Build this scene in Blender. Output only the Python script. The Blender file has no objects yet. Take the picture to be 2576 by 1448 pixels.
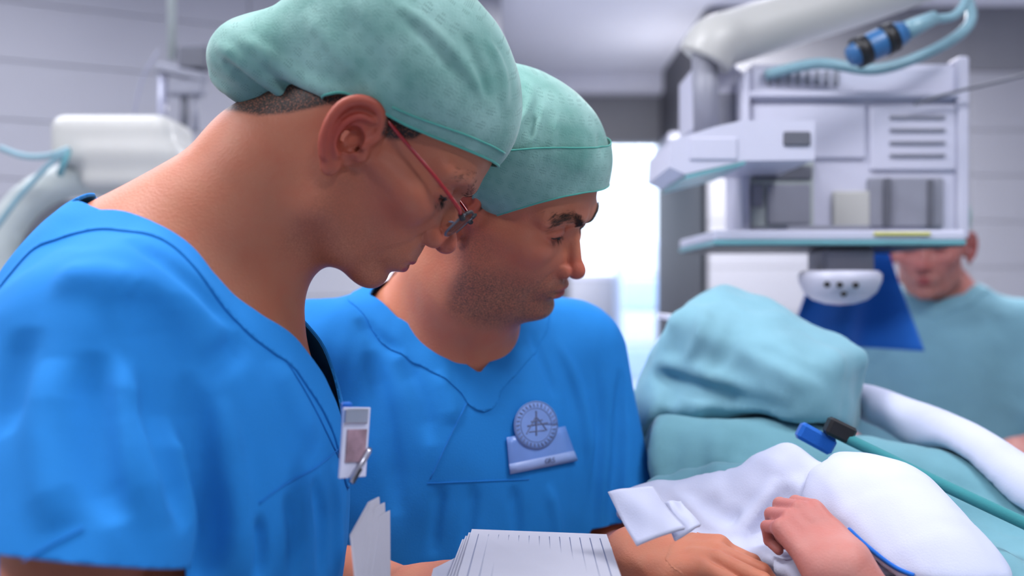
import bpy, math, random
import numpy as np
from mathutils import Vector, Matrix

# ------------------------------------------------------------------ scene, camera, light
SC = bpy.context.scene
COL = SC.collection
FPX, CX, CY, CAMZ = 2504.0, 1288.0, 724.0, 1.5          # focal length in pixels of the 2576 x 1448 frame


def P(px, py, Y):
    """World point at depth Y seen at that place of the photograph."""
    return np.array([(px - CX) / FPX * Y, Y, CAMZ - (py - CY) / FPX * Y])


cam = bpy.data.cameras.new('camera')
cam.sensor_width = 36.0
cam.lens = FPX / 2576.0 * 36.0
cam.dof.use_dof = True
cam.dof.focus_distance = 0.97
cam.dof.aperture_fstop = 2.6
cam.clip_start = 0.02
camo = bpy.data.objects.new('camera', cam)
COL.objects.link(camo)
camo.location = (0, 0, CAMZ)
camo.rotation_euler = (math.pi / 2, 0, 0)
SC.camera = camo

W = bpy.data.worlds.new('daylight')
SC.world = W
W.use_nodes = True
bg = W.node_tree.nodes['Background']
bg.inputs[0].default_value = (0.80, 0.89, 1.0, 1)
bg.inputs[1].default_value = 3.2

vs = SC.view_settings
vs.view_transform = 'Standard'
vs.look = 'None'
vs.gamma = 1.0
vs.use_curve_mapping = False
vs.exposure = 0.15


def area(name, loc, size, power, color=(1.0, 0.985, 0.985), rot=(0, 0, 0)):
    l = bpy.data.lights.new(name, 'AREA')
    l.shape = 'RECTANGLE'
    l.size, l.size_y = size
    l.energy = power
    l.color = color
    o = bpy.data.objects.new(name, l)
    o.location = loc
    o.rotation_euler = rot
    COL.objects.link(o)
    return o


LAMPS = [  # ceiling luminaires and added fill lamps: x, y, size x, size y, watts
    (-0.60, 1.05, 0.6, 0.4, 19),
    (1.15, 2.75, 1.0, 0.5, 12),
    (-1.5, 2.3, 1.0, 0.6, 8),
    (-1.75, 0.25, 0.4, 0.6, 24),
    (0.7, -0.9, 0.5, 0.4, 12),  # added fill from behind the camera, unseen
    (0.85, 0.75, 0.6, 0.4, 13),  # added and unseen, brightens the drapes on the table
    (0.78, 3.72, 0.6, 0.7, 44),
    (1.0, 7.0, 1.2, 0.8, 90),  # added and unseen, brightens the corridor
]
for i, (x, y, sx, sy, w) in enumerate(LAMPS):
    area('ceiling_lamp_light', (x, y, 2.715 if y < 6 else 2.93), (sx, sy), w)

# added uplight, out of sight, brightening the alcove ceiling
area('added_uplight_light', (0.79, 4.90, 2.235), (0.08, 0.5), 1.2, rot=(math.pi, 0, 0))

# ------------------------------------------------------------------ helpers: colour and materials


def lin(c):
    return tuple(((v / 255) / 12.92 if v / 255 <= 0.04045 else ((v / 255 + 0.055) / 1.055) ** 2.4) for v in c) + (1.0,)


def new_mat(name):
    m = bpy.data.materials.new(name)
    m.use_nodes = True
    return m, m.node_tree.nodes, m.node_tree.links, m.node_tree.nodes['Principled BSDF']


def mat(name, rgb, rough=0.5, metal=0.0, var=0.06, scale=30.0, bump=0.0, bscale=200.0, spec=0.5, trans=0.0, coat=0.0):
    m, N, L, b = new_mat(name)
    b.inputs['Roughness'].default_value = rough
    b.inputs['Metallic'].default_value = metal
    b.inputs['Specular IOR Level'].default_value = spec
    b.inputs['Transmission Weight'].default_value = trans
    b.inputs['Coat Weight'].default_value = coat
    tc = N.new('ShaderNodeTexCoord')
    n = N.new('ShaderNodeTexNoise')
    n.inputs['Scale'].default_value = scale
    n.inputs['Detail'].default_value = 4
    L.new(tc.outputs['Object'], n.inputs['Vector'])
    r = N.new('ShaderNodeValToRGB')
    c = lin(rgb)
    r.color_ramp.elements[0].position = 0.3
    r.color_ramp.elements[1].position = 0.7
    r.color_ramp.elements[0].color = tuple(max(0, v * (1 - var)) for v in c[:3]) + (1,)
    r.color_ramp.elements[1].color = tuple(min(1, v * (1 + var)) for v in c[:3]) + (1,)
    L.new(n.outputs['Fac'], r.inputs['Fac'])
    L.new(r.outputs['Color'], b.inputs['Base Color'])
    if bump > 0:
        n2 = N.new('ShaderNodeTexNoise')
        n2.inputs['Scale'].default_value = bscale
        n2.inputs['Detail'].default_value = 3
        L.new(tc.outputs['Object'], n2.inputs['Vector'])
        bp = N.new('ShaderNodeBump')
        bp.inputs['Strength'].default_value = bump
        bp.inputs['Distance'].default_value = 0.002
        L.new(n2.outputs['Fac'], bp.inputs['Height'])
        L.new(bp.outputs['Normal'], b.inputs['Normal'])
    return m


def cloth_mat(name, rgb, weave=900.0, trans=0.0, sheen=0.3, var=0.05, dark=None):
    """Woven or nonwoven cloth: fine thread relief, soft sheen, a little light coming through."""
    m, N, L, b = new_mat(name)
    b.inputs['Roughness'].default_value = 0.85
    b.inputs['Specular IOR Level'].default_value = 0.2
    b.inputs['Sheen Weight'].default_value = sheen
    b.inputs['Sheen Roughness'].default_value = 0.4
    tc = N.new('ShaderNodeTexCoord')
    n = N.new('ShaderNodeTexNoise')
    n.inputs['Scale'].default_value = 14
    n.inputs['Detail'].default_value = 5
    L.new(tc.outputs['Object'], n.inputs['Vector'])
    r = N.new('ShaderNodeValToRGB')
    c = lin(rgb)
    r.color_ramp.elements[0].position = 0.3
    r.color_ramp.elements[1].position = 0.7
    r.color_ramp.elements[0].color = tuple(v * (1 - var) for v in c[:3]) + (1,)
    r.color_ramp.elements[1].color = tuple(min(1, v * (1 + var)) for v in c[:3]) + (1,)
    L.new(n.outputs['Fac'], r.inputs['Fac'])
    L.new(r.outputs['Color'], b.inputs['Base Color'])
    wv = N.new('ShaderNodeTexNoise')
    wv.inputs['Scale'].default_value = weave
    wv.inputs['Detail'].default_value = 2
    L.new(tc.outputs['Object'], wv.inputs['Vector'])
    bp = N.new('ShaderNodeBump')
    bp.inputs['Strength'].default_value = 0.25
    bp.inputs['Distance'].default_value = 0.001
    L.new(wv.outputs['Fac'], bp.inputs['Height'])
    L.new(bp.outputs['Normal'], b.inputs['Normal'])
    if trans > 0:
        t = N.new('ShaderNodeBsdfTranslucent')
        L.new(r.outputs['Color'], t.inputs['Color'])
        mx = N.new('ShaderNodeMixShader')
        mx.inputs['Fac'].default_value = trans
        L.new(b.outputs[0], mx.inputs[1])
        L.new(t.outputs[0], mx.inputs[2])
        L.new(mx.outputs[0], N['Material Output'].inputs['Surface'])
    return m


def skin_mat(name, base, red, stub, hair=(42, 34, 30)):
    """Skin: attributes on the mesh say where lips, flush, eye-socket shade, stubble and cropped hair are."""
    m, N, L, b = new_mat(name)
    b.inputs['Roughness'].default_value = 0.5
    b.inputs['Specular IOR Level'].default_value = 0.35
    b.inputs['Subsurface Weight'].default_value = 0.12
    b.inputs['Subsurface Radius'].default_value = (0.012, 0.004, 0.002)
    b.inputs['Subsurface Scale'].default_value = 0.6
    tc = N.new('ShaderNodeTexCoord')

    def noise(s, d=3):
        n = N.new('ShaderNodeTexNoise')
        n.inputs['Scale'].default_value = s
        n.inputs['Detail'].default_value = d
        L.new(tc.outputs['Object'], n.inputs['Vector'])
        return n.outputs['Fac']

    def mixc(fac, a, bcol):
        x = N.new('ShaderNodeMix')
        x.data_type = 'RGBA'
        L.new(fac, x.inputs[0])
        if isinstance(a, tuple):
            x.inputs[6].default_value = a
        else:
            L.new(a, x.inputs[6])
        if isinstance(bcol, tuple):
            x.inputs[7].default_value = bcol
        else:
            L.new(bcol, x.inputs[7])
        return x.outputs[2]

    def att(nm):
        a = N.new('ShaderNodeAttribute')
        a.attribute_name = nm
        return a.outputs['Fac']

    def mul(a, k):
        x = N.new('ShaderNodeMath')
        x.operation = 'MULTIPLY'
        x.use_clamp = True
        L.new(a, x.inputs[0])
        if isinstance(k, float):
            x.inputs[1].default_value = k
        else:
            L.new(k, x.inputs[1])
        return x.outputs[0]

    def ramp(f, lo, hi):
        x = N.new('ShaderNodeMapRange')
        x.inputs[1].default_value = lo
        x.inputs[2].default_value = hi
        L.new(f, x.inputs[0])
        return x.outputs[0]
    lb = lin(base)
    c = mixc(ramp(noise(45, 4), 0.35, 0.7), lb, tuple(v * k for v, k in zip(lb[:3], (1.0, 0.86, 0.84))) + (1,))
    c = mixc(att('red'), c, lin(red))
    c = mixc(mul(att('stub'), ramp(noise(900, 2), 0.35, 0.62)), c, lin(stub))
    c = mixc(att('lip'), c, lin((150, 62, 66)))
    c = mixc(mul(att('hair'), ramp(noise(700, 2), 0.2, 0.5)), c, lin(hair))
    L.new(c, b.inputs['Base Color'])
    bp = N.new('ShaderNodeBump')
    bp.inputs['Strength'].default_value = 0.25
    bp.inputs['Distance'].default_value = 0.0015
    L.new(noise(420, 4), bp.inputs['Height'])
    L.new(bp.outputs['Normal'], b.inputs['Normal'])
    return m


def emit_free_glass(name, tint=(235, 242, 250)):
    m, N, L, b = new_mat(name)
    b.inputs['Base Color'].default_value = lin(tint)
    b.inputs['Roughness'].default_value = 0.02
    b.inputs['Transmission Weight'].default_value = 1.0
    b.inputs['IOR'].default_value = 1.45
    # thin pane: lets light straight through, reflects at grazing angles
    t = N.new('ShaderNodeBsdfTransparent')
    t.inputs['Color'].default_value = lin(tint)
    g = N.new('ShaderNodeBsdfGlossy')
    g.inputs['Roughness'].default_value = 0.02
    f = N.new('ShaderNodeFresnel')
    f.inputs['IOR'].default_value = 1.45
    mx = N.new('ShaderNodeMixShader')
    L.new(f.outputs[0], mx.inputs['Fac'])
    L.new(t.outputs[0], mx.inputs[1])
    L.new(g.outputs[0], mx.inputs[2])
    L.new(mx.outputs[0], N['Material Output'].inputs['Surface'])
    return m


def lamp_mat(name, strength=6.0, rgb=(225, 232, 255)):
    m, N, L, b = new_mat(name)
    b.inputs['Emission Color'].default_value = lin(rgb)
    b.inputs['Emission Strength'].default_value = strength
    return m


# ------------------------------------------------------------------ helpers: objects


def set_props(o, label=None, cat=None, group=None, kind=None):
    if label:
        o['label'] = label
    if cat:
        o['category'] = cat
    if group:
        o['group'] = group
    if kind:
        o['kind'] = kind
    return o


def thing(name, label, cat, loc=(0, 0, 0), group=None):
    o = bpy.data.objects.new(name, None)
    o.empty_display_size = 0.05
    o.location = Vector([float(v) for v in loc])
    COL.objects.link(o)
    return set_props(o, label, cat, group)


def build(name, V, F, m, parent=None, smooth=True, attrs=None, solid=0.0, sub=0):
    """One mesh object from world coordinates."""
    V = np.asarray(V, dtype=np.float32)
    off = np.zeros(3, np.float32)
    me = bpy.data.meshes.new(name)
    if isinstance(F, np.ndarray) and F.ndim == 2:
        nf, k = F.shape
        me.vertices.add(len(V))
        me.vertices.foreach_set('co', V.ravel())
        me.loops.add(nf * k)
        me.loops.foreach_set('vertex_index', F.astype(np.int32).ravel())
        me.polygons.add(nf)
        me.polygons.foreach_set('loop_start', np.arange(0, nf * k, k, dtype=np.int32))
        me.update(calc_edges=True)
        me.validate()
    else:
        me.from_pydata(V.tolist(), [], [list(map(int, f)) for f in F])
        me.update()
    if smooth and len(me.polygons):
        me.polygons.foreach_set('use_smooth', np.ones(len(me.polygons), dtype=bool))
    for nm, arr in (attrs or {}).items():
        a = me.attributes.new(nm, 'FLOAT', 'POINT')
        a.data.foreach_set('value', np.asarray(arr, np.float32))
    me.materials.append(m)
    o = bpy.data.objects.new(name, me)
    COL.objects.link(o)
    if solid:
        s = o.modifiers.new('thickness', 'SOLIDIFY')
        s.thickness = solid
        s.offset = -1
    if sub:
        s = o.modifiers.new('smooth', 'SUBSURF')
        s.levels = s.render_levels = sub
    if parent is not None:
        o.parent = parent
        o.matrix_parent_inverse = Matrix.Translation(parent.location).inverted()
    return o


class MB:
    """Collects boxes, tubes and lathes into one mesh."""

    def __init__(s):
        s.V = []
        s.F = []

    def add(s, V, F):
        n = len(s.V)
        s.V.extend([tuple(map(float, v)) for v in V])
        s.F.extend([[int(i) + n for i in f] for f in F])
        return s

    def box(s, c, h, R=None, bev=0.0):
        """Box with chamfered edges: centre c, half sizes h."""
        c = np.array(c, float)
        h = np.array(h, float)
        R = np.eye(3) if R is None else np.array(R)
        b = min(bev, 0.45 * h.min())
        if b <= 0:
            v = [(x, y, z) for x in (-1, 1) for y in (-1, 1) for z in (-1, 1)]
            V = [c + R @ (np.array(q) * h) for q in v]
            return s.add(V, [(0, 1, 3, 2), (4, 6, 7, 5), (0, 4, 5, 1), (2, 3, 7, 5), (0, 2, 6, 4), (1, 5, 7, 3)])
        V = []
        idx = {}
        for sx in (-1, 1):
            for sy in (-1, 1):
                for sz in (-1, 1):
                    for ax in range(3):
                        q = np.array([sx, sy, sz], float) * h
                        for k in range(3):
                            if k != ax:
                                q[k] -= np.sign(q[k]) * b
                        idx[(sx, sy, sz, ax)] = len(V)
                        V.append(c + R @ q)
        F = []
        S = (-1, 1)
        g = lambda sg, ax: idx[(sg[0], sg[1], sg[2], ax)]
        for ax in range(3):
            o1, o2 = [(1, 2), (2, 0), (0, 1)][ax]
            for sg in S:
                ring = []
                for a, bb in ((-1, -1), (1, -1), (1, 1), (-1, 1)):
                    t = [0, 0, 0]
                    t[ax] = sg
                    t[o1] = a
                    t[o2] = bb
                    ring.append(g(t, ax))
                F.append(ring if sg > 0 else ring[::-1])
            for a in S:
                for bb in S:
                    t0 = [0, 0, 0]
                    t0[o1] = a
                    t0[o2] = bb
                    t1 = list(t0)
                    t0[ax] = -1
                    t1[ax] = 1
                    q = [g(t0, o1), g(t1, o1), g(t1, o2), g(t0, o2)]
                    F.append(q if a * bb < 0 else q[::-1])
        for sx in S:
            for sy in S:
                for sz in S:
                    t = (sx, sy, sz)
                    q = [g(t, 0), g(t, 1), g(t, 2)]
                    F.append(q if sx * sy * sz > 0 else q[::-1])
        return s.add(V, F)

    def tube(s, pts, r, n=10, caps=True, closed=False):
        pts = [np.array(p, float) for p in pts]
        m = len(pts)
        rr = [r] * m if np.isscalar(r) else list(r)
        V = []
        prev = None
        for i, p in enumerate(pts):
            if closed:
                t = pts[(i + 1) % m] - pts[i - 1]
            else:
                t = pts[min(i + 1, m - 1)] - pts[max(i - 1, 0)]
            t = t / (np.linalg.norm(t) + 1e-12)
            if prev is None:
                a = np.array([0, 0, 1.0]) if abs(t[2]) < 0.9 else np.array([1.0, 0, 0])
                u = np.cross(t, a)
            else:
                u = prev - t * (prev @ t)
            u /= np.linalg.norm(u) + 1e-12
            prev = u
            w = np.cross(t, u)
            for k in range(n):
                a = 2 * math.pi * k / n
                V.append(p + rr[i] * (math.cos(a) * u + math.sin(a) * w))
        F = []
        for i in range(m if closed else m - 1):
            j = (i + 1) % m
            for k in range(n):
                l = (k + 1) % n
                F.append((i * n + k, i * n + l, j * n + l, j * n + k))
        if caps and not closed:
            F.append(list(range(n))[::-1])
            F.append([(m - 1) * n + k for k in range(n)])
        return s.add(V, F)

    def lathe(s, prof, c, n=32, R=None):
        """prof: list of (radius, height) about local z through c."""
        R = np.eye(3) if R is None else np.array(R)
        c = np.array(c, float)
        V = []
        for r, z in prof:
            for k in range(n):
                a = 2 * math.pi * k / n
                V.append(c + R @ np.array([r * math.cos(a), r * math.sin(a), z]))
        F = []
        for i in range(len(prof) - 1):
            for k in range(n):
                l = (k + 1) % n
                F.append((i * n + k, i * n + l, (i + 1) * n + l, (i + 1) * n + k))
        F.append(list(range(n))[::-1])
        F.append([(len(prof) - 1) * n + k for k in range(n)])
        return s.add(V, F)

    def prism(s, poly, d):
        """poly: 3-D outline, extruded along vector d."""
        n = len(poly)
        a = [np.array(p, float) for p in poly]
        b = [p + np.array(d, float) for p in a]
        F = [list(range(n))[::-1], list(range(n, 2 * n))]
        for i in range(n):
            j = (i + 1) % n
            F.append((i, j, n + j, n + i))
        return s.add(a + b, F)

    def build(s, name, m, parent=None, smooth=False, sub=0, solid=0.0):
        o = build(name, s.V, s.F, m, parent, smooth, solid=solid, sub=sub)
        return o


def spline(pts, n=8):
    """Catmull-Rom through the points."""
    p = [np.array(q, float) for q in pts]
    p = [2 * p[0] - p[1]] + p + [2 * p[-1] - p[-2]]
    out = []
    for i in range(1, len(p) - 2):
        for k in range(n):
            t = k / n
            out.append(0.5 * ((2 * p[i]) + (-p[i - 1] + p[i + 1]) * t + (2 * p[i - 1] - 5 * p[i] + 4 * p[i + 1] - p[i + 2]) * t * t
                              + (-p[i - 1] + 3 * p[i] - 3 * p[i + 1] + p[i + 2]) * t ** 3))
    out.append(p[-2])
    return out


def rotz(a):
    c, s = math.cos(a), math.sin(a)
    return np.array([[c, -s, 0], [s, c, 0], [0, 0, 1.0]])


def roty(a):
    c, s = math.cos(a), math.sin(a)
    return np.array([[c, 0, s], [0, 1, 0], [-s, 0, c]])


def rotx(a):
    c, s = math.cos(a), math.sin(a)
    return np.array([[1, 0, 0], [0, c, -s], [0, s, c]])


def hrot(yaw, pitch, roll):
    return rotz(-math.radians(yaw)) @ roty(math.radians(pitch)) @ rotx(math.radians(roll))


# ------------------------------------------------------------------ helpers: signed distance modelling
f32 = np.float32


def vlen(v):
    return np.sqrt(np.einsum('...i,...i->...', v, v))


def ell(p, c, r):
    r = np.array(r, f32)
    q = (p - np.array(c, f32)) / r
    k0 = vlen(q)
    k1 = vlen(q / r) + 1e-9
    return k0 * (k0 - 1) / k1


def ellr(p, c, r, R):
    """Rotated ellipsoid, R columns are its axes."""
    return ell((p - np.array(c, f32)) @ np.array(R, f32), (0, 0, 0), r)


def capz(p, a, b, ra, rb=None):
    rb = ra if rb is None else rb
    a = np.array(a, f32)
    b = np.array(b, f32)
    ba = b - a
    pa = p - a
    h = np.clip((pa @ ba) / (ba @ ba), 0, 1)
    return vlen(pa - h[:, None] * ba) - (ra + (rb - ra) * h)


def chain(p, pts, rs, k=0.0):
    d = None
    for i in range(len(pts) - 1):
        e = capz(p, pts[i], pts[i + 1], rs[i], rs[i + 1])
        d = e if d is None else (smin(d, e, k) if k else np.minimum(d, e))
    return d


def rbox(p, c, h, r, R=None):
    q = p - np.array(c, f32)
    if R is not None:
        q = q @ np.array(R, f32)
    q = np.abs(q) - (np.array(h, f32) - r)
    return vlen(np.maximum(q, 0)) + np.minimum(q.max(-1), 0) - r


def smin(a, b, k):
    h = np.maximum(k - np.abs(a - b), 0) / k
    return np.minimum(a, b) - h * h * k * 0.25


def smax(a, b, k):
    return -smin(-a, -b, k)


def polydist(p, pts):
    d = None
    for i in range(len(pts) - 1):
        e = capz(p, pts[i], pts[i + 1], 0.0)
        d = e if d is None else np.minimum(d, e)
    return d


def crease_field(p, pts, w):
    """1 along the polyline, fading to the sides and tapering to its ends."""
    n = len(pts) - 1
    best = np.full(len(p), 9e9, f32)
    wt = np.zeros(len(p), f32)
    for i in range(n):
        a = np.array(pts[i], f32)
        ba = np.array(pts[i + 1], f32) - a
        pa = p - a
        h = np.clip((pa @ ba) / (ba @ ba + 1e-12), 0, 1)
        d = vlen(pa - h[:, None] * ba)
        m = d < best
        best[m] = d[m]
        t = (i + h[m]) / n
        wt[m] = np.minimum(1, np.minimum(t, 1 - t) * 4 + .05)
    return wt * np.exp(-(best / w) ** 2)


def wob(p, seed, freq, aniso=(1, 1, 1)):
    """Cheap smooth pseudo-noise in about -1..1."""
    rg = np.random.RandomState(seed)
    q = p * (np.array(aniso, f32) * freq)
    s = np.zeros(len(p), f32)
    for i in range(6):
        k = rg.normal(size=3).astype(f32)
        k *= (0.7 + 0.25 * i) / (np.linalg.norm(k) + 1e-6)
        s += np.sin(q @ k * 6.283 + rg.uniform(0, 6.28) + 1.3 * np.sin(q @ rg.normal(size=3).astype(f32) * 2.0)) / (1 + 0.4 * i)
    return s / 2.6


def mesh_sdf(f, lo, hi, h, relax=1, kf=1.05):
    """Surface nets over the blocks of space that the surface passes through."""
    B = 8
    s = B * h
    lo = np.array(lo, float)
    nb = np.ceil((np.array(hi) - lo) / s).astype(int)
    gi = np.stack(np.meshgrid(*[np.arange(n) for n in nb], indexing='ij'), -1).reshape(-1, 3)
    cen = (lo + (gi + 0.5) * s).astype(f32)
    keep = np.concatenate([np.abs(f(cen[i:i + 200000])) < s * kf for i in range(0, len(cen), 200000)])
    gi = gi[keep]
    N = nb * B + 4
    loc = np.stack(np.meshgrid(*[np.arange(B + 1)] * 3, indexing='ij'), -1).reshape(-1, 3)
    vk, vp, ed = [], [], []
    corners = np.array([(x, y, z) for x in (0, 1) for y in (0, 1) for z in (0, 1)])
    cedges = [(a, b) for a in range(8) for b in range(a + 1, 8) if bin(a ^ b).count('1') == 1]

    def key(ijk):
        return ((ijk[..., 0] + 1).astype(np.int64) * N[1] + ijk[..., 1] + 1) * N[2] + ijk[..., 2] + 1
    for i in range(0, len(gi), 400):
        g = gi[i:i + 400]
        idx = g[:, None, :] * B + loc[None]
        pts = (lo + idx * h).astype(f32).reshape(-1, 3)
        D = f(pts).reshape(len(g), B + 1, B + 1, B + 1)
        C = np.stack([D[:, c[0]:B + c[0], c[1]:B + c[1], c[2]:B + c[2]] for c in corners], -1)
        sg = C < 0
        act = sg.any(-1) & ~sg.all(-1)
        bi, x, y, z = np.nonzero(act)
        if not len(bi):
            continue
        c8 = C[bi, x, y, z]
        acc = np.zeros((len(bi), 3))
        cnt = np.zeros(len(bi))
        for a, b in cedges:
            va, vb = c8[:, a], c8[:, b]
            m = (va < 0) != (vb < 0)
            t = np.where(m, va / np.where(m, va - vb, 1), 0)
            q = corners[a] + t[:, None] * (corners[b] - corners[a])
            acc += q * m[:, None]
            cnt += m
        cell = g[bi] * B + np.stack([x, y, z], -1)
        vk.append(key(cell))
        vp.append(lo + (cell + acc / cnt[:, None]) * h)
        S = D < 0
        for ax in range(3):
            a0 = S[:, :B, :B, :B]
            sl = [slice(0, B)] * 3
            sl[ax] = slice(1, B + 1)
            a1 = S[(slice(None),) + tuple(sl)]
            bi, x, y, z = np.nonzero(a0 != a1)
            if len(bi):
                ed.append((ax, g[bi] * B + np.stack([x, y, z], -1), a0[bi, x, y, z]))
    vk = np.concatenate(vk)
    vp = np.concatenate(vp)
    o = np.argsort(vk)
    vk, vp = vk[o], vp[o]
    Fs = []
    for ax, e, ins in ed:
        u, w = (ax + 1) % 3, (ax + 2) % 3
        du = np.zeros(3, int)
        dw = np.zeros(3, int)
        du[u] = 1
        dw[w] = 1
        q = np.stack([key(e - du - dw), key(e - dw), key(e), key(e - du)], -1)
        p = np.searchsorted(vk, q)
        p = np.minimum(p, len(vk) - 1)
        ok = (vk[p] == q).all(-1)
        p = np.where(ins[:, None], p, p[:, ::-1])
        Fs.append(p[ok])
    F = np.concatenate(Fs)
    V = vp
    for _ in range(relax):
        acc = np.zeros_like(V)
        cnt = np.zeros(len(V))
        for a in range(4):
            b = (a + 1) % 4
            np.add.at(acc, F[:, a], V[F[:, b]])
            np.add.at(acc, F[:, b], V[F[:, a]])
            np.add.at(cnt, F[:, a], 1)
            np.add.at(cnt, F[:, b], 1)
        V = 0.4 * V + 0.6 * acc / np.maximum(cnt, 1)[:, None]
        V = project(f, V, 1)
    return V, F


def grad(f, V, e=0.0008):
    V = V.astype(f32)
    g = np.stack([f(V + np.eye(3, dtype=f32)[k] * f32(e)) - f(V - np.eye(3, dtype=f32)[k] * f32(e)) for k in range(3)], -1) / (2 * e)
    return g


def project(f, V, n=1, e=0.0012):
    for _ in range(n):
        g = grad(f, V, e)
        d = f(V.astype(f32))
        V = V - np.clip(d, -0.004, 0.004)[:, None] * g / np.maximum((g * g).sum(-1), 0.2)[:, None]
    return V


def clip_mesh(V, F, c, f=None):
    """Keep where c < 0; the cut edge is pulled exactly onto c = 0 (and back onto f = 0)."""
    cv = c(V.astype(f32))
    inn = cv < 0
    F = F[inn[F].any(1)]
    used = np.zeros(len(V), bool)
    used[F.ravel()] = True
    mv = used & ~inn
    Q = V[mv]
    for _ in range(4):
        g = grad(c, Q, 0.0006)
        d = c(Q.astype(f32))
        Q = Q - np.clip(d, -0.006, 0.006)[:, None] * g / np.maximum((g * g).sum(-1), 0.05)[:, None]
        if f is not None:
            Q = project(f, Q, 1)
    V = V.copy()
    V[mv] = Q
    el = np.max([np.linalg.norm(V[F[:, a]] - V[F[:, (a + 1) % 4]], axis=1) for a in range(4)], 0)
    F = F[el < 2.3 * np.median(el)]                       # no stretched slivers at the cut
    used[:] = False
    used[F.ravel()] = True
    m = np.cumsum(used) - 1
    return V[used], m[F]


def boundary_loops(F):
    from collections import defaultdict
    E = np.concatenate([F[:, [a, (a + 1) % 4]] for a in range(4)])
    s = np.sort(E, 1)
    k = s[:, 0].astype(np.int64) * (F.max() + 1) + s[:, 1]
    u, inv, c = np.unique(k, return_inverse=True, return_counts=True)
    b = E[c[inv] == 1]
    nx = defaultdict(list)
    for a, d in b:
        nx[int(a)].append(int(d))
    loops = []
    while nx:
        st = next(iter(nx))
        cur = st
        lp = []
        while cur in nx:
            lp.append(cur)
            t = nx[cur].pop()
            if not nx[cur]:
                del nx[cur]
            cur = t
            if cur == st:
                break
        if len(lp) > 10:
            loops.append(lp)
    return loops


def ray_hit(f, px, py, y0=0.4, y1=2.4, lift=0.0):
    """Point of a modelled surface that lies behind that place of the photograph, moved out along the normal by lift."""
    ys = np.arange(y0, y1, 0.004)
    pts = np.array([P(px, py, y) for y in ys], f32)
    d = f(pts)
    n = np.nonzero(d < 0)[0]
    if not len(n):
        i = int(np.argmin(d))
        Y = ys[i]
    else:
        i = n[0]
        Y = ys[i] if i == 0 else ys[i - 1] + 0.004 * d[i - 1] / (d[i - 1] - d[i])
    q = P(px, py, Y)[None]
    g = grad(f, q)[0]
    g /= np.linalg.norm(g) + 1e-9
    return q[0] + g * lift, g



def creased(f0, lines, y0=.5, y1=2.2):
    """f0 with folds: each line is traced in the photograph, laid on the surface, then pressed in (A > 0) or raised."""
    L_ = [([ray_hit(f0, x, y, y0, y1)[0] for x, y in spline(np.array(p, float), 3)], A, w) for p, A, w in lines]

    def f(p):
        p = np.asarray(p, f32)
        d = f0(p)
        for pts, A, w in L_:
            c = np.mean(pts, 0)
            m = vlen(p - c.astype(f32)) < max(np.linalg.norm(t - c) for t in pts) + 3 * w
            if m.any():
                d[m] += A * crease_field(p[m], pts, w)
        return d
    return f

# ------------------------------------------------------------------ people: head, ears, hands
HEAD0 = dict(nose=(120, -40), nose_w=9.0, lipx=0.0, lipz=0.0, chin=(84, -104), jaw=1.0, neckr=60.0)


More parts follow.
